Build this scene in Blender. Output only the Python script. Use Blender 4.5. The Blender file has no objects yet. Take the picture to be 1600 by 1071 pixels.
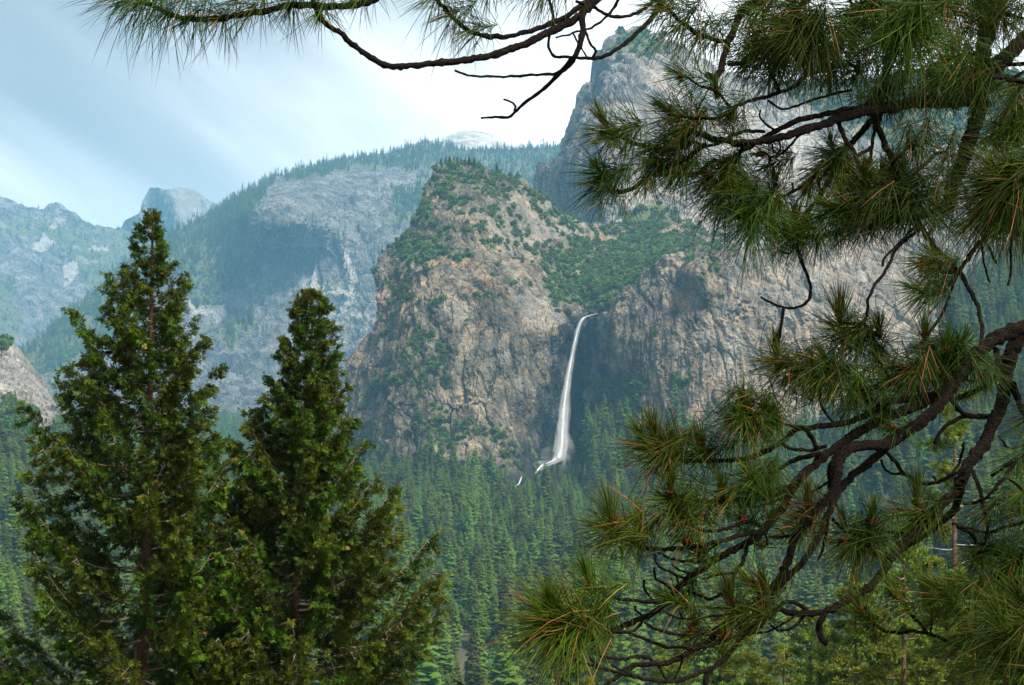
import bpy, math, random, time
import numpy as np
from mathutils import Vector, Matrix
T0 = time.time()
S = bpy.context.scene
C = S.collection
R = math.radians
# ---------------------------------------------------------------- camera, sky, sun, exposure
FPX, CX, CY, HORIZON = 2500.0, 800.0, 535.5, 600.0       # focal length and centre in photo pixels
PITCH = math.atan((HORIZON - CY) / FPX)
cam_d = bpy.data.cameras.new('camera'); cam = bpy.data.objects.new('camera', cam_d); C.objects.link(cam)
cam_d.sensor_width = 36.0; cam_d.lens = 36.0 * FPX / 1600.0
cam_d.clip_start = 0.1; cam_d.clip_end = 60000
cam.rotation_euler = (R(90) + PITCH, 0, 0)
S.camera = cam

SUN_EL, SUN_AZ = R(54), R(132)       # azimuth: clockwise from the view direction (+Y)
w = bpy.data.worlds.new('World'); S.world = w; w.use_nodes = True
nt = w.node_tree; nt.nodes.clear()
N = nt.nodes.new; L = nt.links.new
out = N('ShaderNodeOutputWorld'); bg = N('ShaderNodeBackground'); sky = N('ShaderNodeTexSky')
sky.sky_type = 'NISHITA'; sky.sun_disc = False; sky.sun_elevation = SUN_EL; sky.sun_rotation = SUN_AZ
sky.air_density = 1.3; sky.dust_density = 1.5; sky.ozone_density = 2.0; sky.altitude = 1300
tc = N('ShaderNodeTexCoord')
mp = N('ShaderNodeMapping'); mp.inputs['Scale'].default_value = (0.9, 1.0, 4.6)
mp.inputs['Location'].default_value = (0.35, 0.0, 0.25)
n1 = N('ShaderNodeTexNoise'); n1.inputs['Scale'].default_value = 2.2; n1.inputs['Detail'].default_value = 7
n1.inputs['Roughness'].default_value = 0.52; n1.inputs['Distortion'].default_value = 0.6
rotm = N('ShaderNodeMapping'); rotm.inputs['Rotation'].default_value = (0, R(-38), 0); L(tc.outputs['Generated'], rotm.inputs['Vector']); L(rotm.outputs['Vector'], mp.inputs['Vector']); L(mp.outputs['Vector'], n1.inputs['Vector'])
# thin cloud veil that thickens to the south (right) and towards the horizon
sx = N('ShaderNodeSeparateXYZ'); L(tc.outputs['Generated'], sx.inputs[0])
m1 = N('ShaderNodeMath'); m1.operation = 'MULTIPLY_ADD'; m1.inputs[1].default_value = 1.2; m1.inputs[2].default_value = 0.79
L(sx.outputs['X'], m1.inputs[0])
m2 = N('ShaderNodeMath'); m2.operation = 'MULTIPLY_ADD'; m2.inputs[1].default_value = -2.6
mz = N('ShaderNodeMath'); mz.operation = 'MINIMUM'; mz.inputs[1].default_value = 0.3; L(sx.outputs['Z'], mz.inputs[0]); L(mz.outputs[0], m2.inputs[0]); L(m1.outputs[0], m2.inputs[2])
m3 = N('ShaderNodeMath'); m3.operation = 'MULTIPLY_ADD'; m3.inputs[1].default_value = 1.15
L(n1.outputs['Fac'], m3.inputs[0]); L(m2.outputs[0], m3.inputs[2])
mr = N('ShaderNodeMapRange'); mr.interpolation_type = 'SMOOTHSTEP'
mr.inputs['From Min'].default_value = 0.45; mr.inputs['From Max'].default_value = 1.15
mr.inputs['To Min'].default_value = 0.06; mr.inputs['To Max'].default_value = 0.97
L(m3.outputs[0], mr.inputs['Value'])
mix = N('ShaderNodeMix'); mix.data_type = 'RGBA'
CLOUD = (13.0, 12.8, 12.5, 1)
mix.inputs['B'].default_value = CLOUD
veil = N('ShaderNodeMix'); veil.data_type = 'RGBA'; veil.inputs['Factor'].default_value = 0.82; veil.inputs['B'].default_value = (2.4, 2.45, 2.4, 1)   # grey summer haze over the blue
L(sky.outputs[0], veil.inputs['A'])
L(mr.outputs[0], mix.inputs['Factor']); L(veil.outputs['Result'], mix.inputs['A']); L(mix.outputs['Result'], bg.inputs['Color'])
bg.inputs['Strength'].default_value = 0.06
L(bg.outputs[0], out.inputs[0])

sun_d = bpy.data.lights.new('sun', 'SUN'); sun = bpy.data.objects.new('sun', sun_d); C.objects.link(sun)
sun_d.energy = 2.7; sun_d.angle = R(11); sun_d.color = (1.0, 0.93, 0.82)
sdir = Vector((math.sin(SUN_AZ) * math.cos(SUN_EL), math.cos(SUN_AZ) * math.cos(SUN_EL), math.sin(SUN_EL)))
sun.rotation_euler = sdir.to_track_quat('Z', 'Y').to_euler()
S.view_settings.view_transform = 'Standard'; S.view_settings.look = 'None'
S.view_settings.gamma = 1.0; S.view_settings.use_curve_mapping = False
S.view_settings.exposure = 1.55
S.render.engine = 'CYCLES'
S.cycles.use_denoising = True
S.cycles.max_bounces = 5; S.cycles.diffuse_bounces = 2; S.cycles.transparent_max_bounces = 8
S.cycles.volume_bounces = 1; S.cycles.transmission_bounces = 3; S.cycles.glossy_bounces = 1
S.cycles.caustics_reflective = False; S.cycles.caustics_refractive = False
S.cycles.sample_clamp_indirect = 4.0

# ---------------------------------------------------------------- numeric helpers
cp, sp_ = math.cos(PITCH), math.sin(PITCH)
def ray(x, y):
    """direction through a photo pixel, scaled so that its world y is 1"""
    x = np.asarray(x, float); y = np.asarray(y, float)
    a = (x - CX) / FPX; b = (CY - y) / FPX
    dy = cp - b * sp_; dz = sp_ + b * cp
    return np.stack([a / dy, np.ones_like(a), dz / dy], -1)
def at(x, y, D):
    return ray(x, y) * np.asarray(D, float)[..., None]
def atv(x, y, D):
    r = ray(x, y); return Vector((float(r[0]) * D, D, float(r[2]) * D))
def to_px(p):
    """photo pixel of world points"""
    x, y, z = p[..., 0], p[..., 1], p[..., 2]
    f = y * cp + z * sp_; u = z * cp - y * sp_
    f = np.where(f < 1e-3, 1e-3, f)
    return CX + FPX * x / f, CY - FPX * u / f

def _h(ix, iy, iz, seed):
    h = (ix.astype(np.uint32) * np.uint32(374761393) + iy.astype(np.uint32) * np.uint32(668265263)
         + iz.astype(np.uint32) * np.uint32(2147483647) + np.uint32((seed * 1274126177) & 0xffffffff))
    h = (h ^ (h >> np.uint32(13))) * np.uint32(1274126177)
    h = (h ^ (h >> np.uint32(16))) * np.uint32(2246822519)
    return h ^ (h >> np.uint32(15))
GRAD = np.array([[1,1,0],[-1,1,0],[1,-1,0],[-1,-1,0],[1,0,1],[-1,0,1],[1,0,-1],[-1,0,-1],[0,1,1],[0,-1,1],[0,1,-1],[0,-1,-1],[1,1,0],[-1,1,0],[0,-1,1],[0,-1,-1]], float)
def perlin(p, seed=0):
    i = np.floor(p).astype(np.int64); f = p - i
    u = f * f * f * (f * (f * 6 - 15) + 10)
    r = np.zeros(p.shape[:-1])
    for a in (0, 1):
        wx = u[..., 0] if a else 1 - u[..., 0]
        for b in (0, 1):
            wy = u[..., 1] if b else 1 - u[..., 1]
            for c in (0, 1):
                wz = u[..., 2] if c else 1 - u[..., 2]
                g = GRAD[_h(i[..., 0] + a, i[..., 1] + b, i[..., 2] + c, seed) & np.uint32(15)]
                d = g[..., 0] * (f[..., 0] - a) + g[..., 1] * (f[..., 1] - b) + g[..., 2] * (f[..., 2] - c)
                r += wx * wy * wz * d
    return r
def fbm(p, octv=5, gain=0.5, seed=0, ridge=False):
    r = 0; a = 1; s = 0
    for k in range(octv):
        n = perlin(p * (2.03 ** k) + 17.3 * k, seed + k)
        if ridge: n = 1 - 2 * np.abs(n) * 1.4 - 0.5
        r = r + a * n; s += a; a *= gain
    return r / s * (1.6 if not ridge else 1)
def facets(p, seed=0):
    """broken planes: every cell gets its own offset and tilt"""
    i = np.floor(p).astype(np.int64)
    best = np.full(p.shape[:-1], 1e9); val = np.zeros(p.shape[:-1]); sec = np.full(p.shape[:-1], 1e9)
    for a in (-1, 0, 1):
        for b in (-1, 0, 1):
            for c in (-1, 0, 1):
                h = _h(i[..., 0] + a, i[..., 1] + b, i[..., 2] + c, seed)
                jx = (h & np.uint32(255)) / 255.; jy = ((h >> np.uint32(8)) & np.uint32(255)) / 255.; jz = ((h >> np.uint32(16)) & np.uint32(255)) / 255.
                dx = p[..., 0] - (i[..., 0] + a + jx); dy = p[..., 1] - (i[..., 1] + b + jy); dz = p[..., 2] - (i[..., 2] + c + jz)
                d = dx * dx + dy * dy + dz * dz
                m = d < best
                sec = np.where(m, best, np.minimum(sec, d))
                best = np.where(m, d, best)
                off = ((h >> np.uint32(24)) & np.uint32(255)) / 255. - 0.5
                tv = off + (jy - 0.5) * 1.2 * dx + (jz - 0.5) * 0.9 * dz
                val = np.where(m, tv, val)
    edge = np.clip((np.sqrt(sec) - np.sqrt(best)) / 0.12, 0, 1)
    return val, edge
def sstep(a, b, x):
    t = np.clip((x - a) / (b - a), 0, 1); return t * t * (3 - 2 * t)
def inpoly(px, py, poly):
    r = np.zeros(px.shape, bool); n = len(poly); j = n - 1
    for i in range(n):
        xi, yi = poly[i]; xj, yj = poly[j]
        if yi != yj:
            c = ((yi > py) != (yj > py)) & (px < (xj - xi) * (py - yi) / (yj - yi) + xi)
            r ^= c
        j = i
    return r
def resample(pts, n):
    pts = np.array(pts, float); d = np.r_[0, np.cumsum(np.hypot(*np.diff(pts, axis=0).T))]
    t = np.linspace(0, d[-1], n)
    return np.stack([np.interp(t, d, pts[:, k]) for k in range(pts.shape[1])], -1)
def smooth_path(pts, n):
    """Catmull-Rom through points, n samples evenly spaced"""
    p = np.array(pts, float)
    if len(p) == 2: return resample(p, n)
    q = np.vstack([2 * p[0] - p[1], p, 2 * p[-1] - p[-2]]); o = []
    for i in range(1, len(q) - 2):
        t = np.linspace(0, 1, 9)[:-1, None]
        a, b, c, d = q[i - 1], q[i], q[i + 1], q[i + 2]
        o.append(0.5 * (2 * b + (c - a) * t + (2 * a - 5 * b + 4 * c - d) * t ** 2 + (-a + 3 * b - 3 * c + d) * t ** 3))
    o = np.vstack(o + [p[-1:]])
    d = np.r_[0, np.cumsum(np.sqrt((np.diff(o[:, :3] if o.shape[1] > 3 else o, axis=0) ** 2).sum(1)))]
    t = np.linspace(0, d[-1], n)
    return np.stack([np.interp(t, d, o[:, k]) for k in range(o.shape[1])], -1)

# ---------------------------------------------------------------- blender helpers
def mesh_np(name, verts, faces, mats=(), mi=None, smooth=False, attrs=None):
    """faces: (n,3) or (n,4) int array, or a list of such arrays"""
    fl = faces if isinstance(faces, list) else [faces]
    fl = [np.asarray(f, np.int32) for f in fl if len(f)]
    me = bpy.data.meshes.new(name)
    nv = len(verts); me.vertices.add(nv); me.vertices.foreach_set('co', np.ascontiguousarray(verts, np.float32).ravel())
    nl = sum(f.size for f in fl); nf = sum(len(f) for f in fl)
    me.loops.add(nl); me.polygons.add(nf)
    me.loops.foreach_set('vertex_index', np.concatenate([f.ravel() for f in fl]))
    starts = []; o = 0
    for f in fl:
        starts.append(o + np.arange(len(f)) * f.shape[1]); o += f.size
    me.polygons.foreach_set('loop_start', np.concatenate(starts).astype(np.int32))
    if mi is not None: me.polygons.foreach_set('material_index', np.asarray(mi, np.int32))
    for m in mats: me.materials.append(m)
    if attrs:
        for k, v in attrs.items():
            a = me.attributes.new(k, 'FLOAT', 'POINT'); a.data.foreach_set('value', np.asarray(v, np.float32))
    me.update(calc_edges=True)
    me.polygons.foreach_set('use_smooth', np.full(nf, smooth))
    return me
def close_mesh(me):
    import bmesh
    b = bmesh.new(); b.from_mesh(me); bmesh.ops.holes_fill(b, edges=b.edges[:], sides=0); bmesh.ops.recalc_face_normals(b, faces=b.faces[:]); b.to_mesh(me); b.free()
    return me
def link(name, data, parent=None, loc=None, **props):
    o = bpy.data.objects.new(name, data); C.objects.link(o)
    if parent is not None: o.parent = parent
    if loc is not None: o.location = loc
    for k, v in props.items():
        if v is not None: o[k] = v
    return o
def mat(name):
    m = bpy.data.materials.new(name); m.use_nodes = True
    t = m.node_tree; t.nodes.clear()
    return m, t
class G:
    """tiny node-graph writer"""
    def __init__(s, t): s.t = t
    def n(s, typ, ins=None, **kw):
        nd = s.t.nodes.new(typ)
        for k, v in kw.items(): setattr(nd, k, v)
        for k, v in (ins or {}).items():
            sock = nd.inputs[k]
            if isinstance(v, bpy.types.NodeSocket): s.t.links.new(v, sock)
            else: sock.default_value = v
        return nd
    def math(s, op, a, b=None, c=None, clamp=False):
        nd = s.t.nodes.new('ShaderNodeMath'); nd.operation = op; nd.use_clamp = clamp
        for i, v in enumerate((a, b, c)):
            if v is None: continue
            if isinstance(v, bpy.types.NodeSocket): s.t.links.new(v, nd.inputs[i])
            else: nd.inputs[i].default_value = v
        return nd.outputs[0]
    def mix(s, f, a, b, mode='MIX'):
        nd = s.t.nodes.new('ShaderNodeMix'); nd.data_type = 'RGBA'; nd.blend_type = mode
        for k, v in (('Factor', f), ('A', a), ('B', b)):
            if isinstance(v, bpy.types.NodeSocket): s.t.links.new(v, nd.inputs[k])
            else: nd.inputs[k].default_value = v if k == 'Factor' else (tuple(v) + (1,))[:4]
        return nd.outputs['Result']
    def noise(s, vec, scale, detail=5, rough=0.55, dist=0.0):
        return s.n('ShaderNodeTexNoise', {'Vector': vec, 'Scale': scale, 'Detail': detail, 'Roughness': rough, 'Distortion': dist}).outputs['Fac']
    def ramp(s, v, a, b, lo=0.0, hi=1.0):
        return s.n('ShaderNodeMapRange', {'Value': v, 'From Min': a, 'From Max': b, 'To Min': lo, 'To Max': hi}, interpolation_type='SMOOTHSTEP').outputs[0]
    def mapping(s, vec, scale, rot=(0, 0, 0)):
        return s.n('ShaderNodeMapping', {'Vector': vec, 'Scale': scale, 'Rotation': rot}).outputs[0]

# ---------------------------------------------------------------- materials
def rock_mat(name, grey, tan, warm, scale=1.0, bump=1.0, streak=0.6, veg_col=(0.095, 0.105, 0.036)):
    m, t = mat(name); g = G(t)
    co = g.n('ShaderNodeTexCoord').outputs['Object']
    big = g.noise(co, 0.006 * scale, 4, 0.6, 0.5)
    med = g.noise(co, 0.03 * scale, 6, 0.62, 0.4)
    fine = g.noise(co, 0.22 * scale, 7, 0.7)
    vs = g.noise(g.mapping(co, (1, 1, 0.13)), 0.05 * scale, 6, 0.68, 0.6)        # vertical water streaks
    vs2 = g.noise(g.mapping(co, (1, 1, 0.06)), 0.16 * scale, 5, 0.7, 0.3)
    col = g.mix(g.ramp(med, 0.4, 0.62), grey, tan)
    col = g.mix(g.math('MULTIPLY', g.ramp(big, 0.52, 0.66), g.ramp(med, 0.42, 0.6)), col, warm)
    spk = g.noise(co, 0.5 * scale, 6, 0.8)
    lt = g.math('MULTIPLY_ADD', fine, 1.9, g.math('MULTIPLY_ADD', spk, 1.1, -0.55))
    hs = g.n('ShaderNodeHueSaturation', {'Color': col, 'Value': lt}).outputs[0]
    dark = g.ramp(vs, 0.44, 0.60, 0.0, streak)
    col = g.mix(dark, hs, tuple(c * 0.32 for c in grey), 'MIX')
    lightst = g.ramp(vs2, 0.56, 0.70, 0.0, 0.55)
    col = g.mix(lightst, col, tuple(min(1, c * 1.35) for c in tan))
    crack = g.n('ShaderNodeTexVoronoi', {'Vector': g.mapping(co, (1, 1, 0.42)), 'Scale': 0.07 * scale, 'Randomness': 1.0}, feature='DISTANCE_TO_EDGE').outputs['Distance']
    ck = g.math('MULTIPLY', g.ramp(crack, 0.0, 0.06, 1.0, 0.0), g.ramp(med, 0.45, 0.6))
    col = g.mix(g.math('MULTIPLY', ck, 0.6), col, tuple(c * 0.3 for c in grey))
    jn = g.n('ShaderNodeTexVoronoi', {'Vector': g.n('ShaderNodeVectorMath', {0: g.mapping(co, (1, 1, 0.14), (0, 0.12, 0)), 1: g.n('ShaderNodeVectorMath', {0: g.n('ShaderNodeTexNoise', {'Vector': co, 'Scale': 0.05 * scale, 'Detail': 4}).outputs['Color'], 1: (9 / scale,) * 3}, operation='MULTIPLY').outputs[0]}, operation='ADD').outputs[0], 'Scale': 0.042 * scale, 'Randomness': 1.0}, feature='DISTANCE_TO_EDGE').outputs['Distance']
    jk = g.math('MULTIPLY', g.ramp(jn, 0.0, 0.045, 1.0, 0.0), g.ramp(g.noise(co, 0.016 * scale, 4, 0.6), 0.42, 0.56))
    col = g.mix(g.math('MULTIPLY', jk, 0.75), col, tuple(c * 0.22 for c in grey))
    col = g.n('ShaderNodeHueSaturation', {'Color': col, 'Value': g.ramp(g.noise(g.mapping(co, (1, 1, 0.4)), 0.011 * scale, 5, 0.65, 0.8), 0.36, 0.62, 0.62, 1.18)}).outputs[0]
    wet = g.n('ShaderNodeAttribute', attribute_name='wet').outputs['Fac']
    col = g.mix(g.math('MULTIPLY', wet, 0.93), col, (0.014, 0.017, 0.019))
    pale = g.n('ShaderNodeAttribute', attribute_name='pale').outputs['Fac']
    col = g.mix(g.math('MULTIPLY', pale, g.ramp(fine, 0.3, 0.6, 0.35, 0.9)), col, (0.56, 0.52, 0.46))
    veg = g.n('ShaderNodeAttribute', attribute_name='veg').outputs['Fac']
    vcol = g.mix(g.noise(co, 0.11 * scale, 5, 0.7), tuple(c * 0.5 for c in veg_col), tuple(c * 1.8 for c in veg_col))
    col = g.mix(g.ramp(g.math('ADD', veg, g.math('MULTIPLY_ADD', fine, 0.8, -0.4)), 0.3, 0.75), col, vcol)
    mst = g.noise(g.mapping(co, (1, 1, 0.35), (0, 0.25, 0)), 0.045 * scale, 6, 0.65, 0.3)
    bsum = g.math('ADD', g.math('MULTIPLY', fine, 1.5), g.math('ADD', g.math('MULTIPLY', mst, 3.0), g.math('MULTIPLY', g.math('ADD', vs, vs2), 2.5)))
    bsum = g.math('ADD', g.math('ADD', bsum, g.math('MULTIPLY', jk, -1.6)), g.ramp(crack, 0.0, 0.1, -0.8, 0.0))
    bp = g.n('ShaderNodeBump', {'Height': bsum, 'Strength': 0.9, 'Distance': 1.6 * bump / scale})
    bs = g.n('ShaderNodeBsdfPrincipled', {'Base Color': col, 'Roughness': 0.92, 'Specular IOR Level': 0.2, 'Normal': bp.outputs[0]})
    o = g.n('ShaderNodeOutputMaterial', {'Surface': bs.outputs[0]})
    return m
def leaf_mat(name, dark, light, var=0.35, trans=0.3, attr=None, scale=0.5, rough=0.65, dry=None, dry_at=(0.6, 0.7)):
    m, t = mat(name); g = G(t)
    co = g.n('ShaderNodeTexCoord').outputs['Object']
    nz = g.noise(co, scale, 3, 0.6)
    rnd = g.n('ShaderNodeObjectInfo').outputs['Random']
    f = g.ramp(nz, 0.32, 0.68)
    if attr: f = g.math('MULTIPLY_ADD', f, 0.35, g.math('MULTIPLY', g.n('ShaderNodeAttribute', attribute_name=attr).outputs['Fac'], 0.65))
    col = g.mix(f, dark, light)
    if dry:
        dn = g.n('ShaderNodeAttribute', attribute_name='dry').outputs['Fac']
        col = g.mix(g.ramp(dn, *dry_at), col, dry)
    col = g.n('ShaderNodeHueSaturation', {'Color': col, 'Value': g.math('MULTIPLY_ADD', rnd, var * 2, 1 - var), 'Hue': g.math('MULTIPLY_ADD', rnd, 0.07, 0.46)}).outputs[0]
    bs = g.n('ShaderNodeBsdfPrincipled', {'Base Color': col, 'Roughness': rough, 'Specular IOR Level': 0.15})
    tr = g.n('ShaderNodeBsdfTranslucent', {'Color': g.mix(0.35, col, (0.35, 0.42, 0.05))})
    mx = g.n('ShaderNodeMixShader', {0: trans, 1: bs.outputs[0], 2: tr.outputs[0]})
    g.n('ShaderNodeOutputMaterial', {'Surface': mx.outputs[0]})
    return m
def bark_mat(name, a, b, scale=8.0, stretch=0.3, bump=0.02):
    m, t = mat(name); g = G(t)
    co = g.n('ShaderNodeTexCoord').outputs['Object']
    n1 = g.noise(g.mapping(co, (1, 1, stretch)), scale, 6, 0.7)
    n2 = g.noise(co, scale * 4, 5, 0.7)
    vo = g.n('ShaderNodeTexVoronoi', {'Vector': co, 'Scale': scale * 3.5}, feature='DISTANCE_TO_EDGE').outputs['Distance']
    col = g.mix(g.ramp(n1, 0.35, 0.68), a, b)
    col = g.mix(g.ramp(vo, 0.0, 0.12, 0.75, 0.0), col, tuple(c * 0.3 for c in a))
    col = g.mix(g.ramp(n2, 0.6, 0.75, 0.0, 0.35), col, (0.16, 0.17, 0.13))
    h = g.math('ADD', g.ramp(vo, 0, 0.2), g.math('MULTIPLY', n2, 0.8))
    bp = g.n('ShaderNodeBump', {'Height': h, 'Strength': 1.0, 'Distance': bump})
    bs = g.n('ShaderNodeBsdfPrincipled', {'Base Color': col, 'Roughness': 0.9, 'Specular IOR Level': 0.15, 'Normal': bp.outputs[0]})
    g.n('ShaderNodeOutputMaterial', {'Surface': bs.outputs[0]})
    return m
M_CRAG = rock_mat('granite_crag', (0.125, 0.113, 0.084), (0.265, 0.205, 0.13), (0.37, 0.225, 0.11), streak=0.75)
M_WALL = rock_mat('granite_wall', (0.16, 0.143, 0.11), (0.325, 0.25, 0.17), (0.39, 0.24, 0.135), streak=0.7)
M_TOWER = rock_mat('granite_tower', (0.19, 0.19, 0.18), (0.33, 0.30, 0.25), (0.38, 0.26, 0.19), scale=0.75)
M_BUTT = rock_mat('granite_buttress', (0.20, 0.195, 0.185), (0.30, 0.275, 0.24), (0.33, 0.26, 0.2), streak=0.4)
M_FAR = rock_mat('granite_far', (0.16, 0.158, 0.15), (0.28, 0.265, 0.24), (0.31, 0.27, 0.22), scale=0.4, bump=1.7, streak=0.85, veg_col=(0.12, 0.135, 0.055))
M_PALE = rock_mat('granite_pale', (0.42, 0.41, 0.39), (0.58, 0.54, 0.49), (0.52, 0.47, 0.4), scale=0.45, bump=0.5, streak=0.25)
M_CONIFER = leaf_mat('conifer_needles', (0.024, 0.056, 0.004), (0.17, 0.215, 0.012), 0.6, 0.15, scale=0.25)
M_OAK = leaf_mat('broadleaf', (0.03, 0.065, 0.014), (0.09, 0.15, 0.03), 0.35, 0.3, scale=0.3)
M_SHRUB = leaf_mat('shrub_leaves', (0.035, 0.08, 0.014), (0.12, 0.18, 0.03), 0.45, 0.2, scale=0.4)
M_TRUNK = bark_mat('conifer_bark', (0.09, 0.065, 0.05), (0.2, 0.15, 0.12), scale=1.5, bump=0.1)
# ---------------------------------------------------------------- terrain
def ground_h(x, y):
    p = np.stack([x, y, np.zeros_like(x)], -1)
    slope = -1.75 - 0.46 * np.maximum(0, y - 1.5) - 0.15 * np.maximum(0, y + 40) * 0
    slope = np.where(y < 1.5, -1.75 + 0.25 * np.maximum(0, -y - 6), slope)
    floor = -150 + 0.009 * np.maximum(0, y - 1200)
    k = 14.0
    h = np.maximum(slope, floor) + k * 0.25 * np.maximum(0, 1 - np.abs(slope - floor) / k) ** 2
    far = sstep(250, 800, y)
    h = h + far * 0.62 * np.maximum(0, x - 120 - 0.06 * np.minimum(y, 2600)) * (1 - 0.55 * sstep(2600, 4200, y))
    h = h + far * 0.50 * np.maximum(0, -x - 170 - 0.12 * np.minimum(y, 3000)) * (1 - 0.97 * sstep(1800, 3600, y))
    h = h + sstep(1500, 2150, y) * sstep(-420, -150, x) * (1 - sstep(300, 700, x)) * 26     # talus below the falls
    h = h + sstep(60, 400, y) * (fbm(p * 0.004, 4, 0.5, 3) * 14) + fbm(p * 0.03, 3, 0.5, 5) * 1.6 * sstep(5, 60, y)
    return np.minimum(h, 900)
ys = np.r_[np.linspace(-260, 0, 14)[:-1], np.geomspace(1.0, 14000, 330) - 1.0]
us = np.linspace(-1, 1, 300)
wid = 300 + 0.75 * np.maximum(ys, 0)
gx = us[None, :] * wid[:, None]; gy = np.repeat(ys[:, None], len(us), 1)
gz = ground_h(gx, gy)
def grid_faces(nr, nc, off=0):
    i = np.arange(nr - 1)[:, None] * nc + np.arange(nc - 1)[None, :] + off
    return np.stack([i, i + 1, i + nc + 1, i + nc], -1).reshape(-1, 4)
m, t = mat('forest_floor'); g = G(t)
co = g.n('ShaderNodeTexCoord').outputs['Object']
c1 = g.mix(g.noise(co, 0.02, 6, 0.6), (0.03, 0.045, 0.018), (0.075, 0.085, 0.035))
c1 = g.mix(g.ramp(g.noise(co, 0.25, 5, 0.7), 0.5, 0.7), c1, (0.12, 0.10, 0.06))
bp = g.n('ShaderNodeBump', {'Height': g.noise(co, 0.3, 6, 0.7), 'Strength': 0.8, 'Distance': 1.0})
bs = g.n('ShaderNodeBsdfPrincipled', {'Base Color': c1, 'Roughness': 0.95, 'Normal': bp.outputs[0]})
g.n('ShaderNodeOutputMaterial', {'Surface': bs.outputs[0]})
link('valley_terrain', mesh_np('valley_terrain', np.stack([gx, gy, gz], -1).reshape(-1, 3), grid_faces(len(ys), len(us)), [m], smooth=True),
     kind='structure', label='forested valley floor and hillsides below the granite cliffs')

# ---------------------------------------------------------------- rock masses
def rbf(ctrl, x, y, eps=60.0):
    c = np.array(ctrl, float); P = c[:, :2]; v = c[:, 2]
    k = lambda r: np.sqrt(r * r + eps * eps)
    A = k(np.hypot(P[:, None, 0] - P[None, :, 0], P[:, None, 1] - P[None, :, 1]))
    n = len(P); B = np.zeros((n + 3, n + 3)); B[:n, :n] = A; B[:n, n] = 1; B[:n, n + 1] = P[:, 0] / 500; B[:n, n + 2] = P[:, 1] / 500; B[n:, :n] = B[:n, n:].T
    wv = np.linalg.solve(B, np.r_[v, 0, 0, 0])
    r = wv[n] + wv[n + 1] * x / 500 + wv[n + 2] * y / 500
    for i in range(n): r = r + wv[i] * k(np.hypot(x - P[i, 0], y - P[i, 1]))
    return r
def blur_mask(x, y, polys, soft=14, seed=0, n=0.9):
    """soft, ragged membership of photo-pixel polygons: ragged by noise in the lookup position"""
    p = np.stack([x, y, np.zeros_like(x)], -1)
    dx = fbm(p / 26.0, 4, 0.6, seed + 40) * soft * 2.2; dy = fbm(p / 26.0, 4, 0.6, seed + 50) * soft * 2.2
    m = np.zeros(x.shape)
    for poly in polys: m = np.maximum(m, inpoly(x + dx, y + dy, poly).astype(float))
    return m
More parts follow.
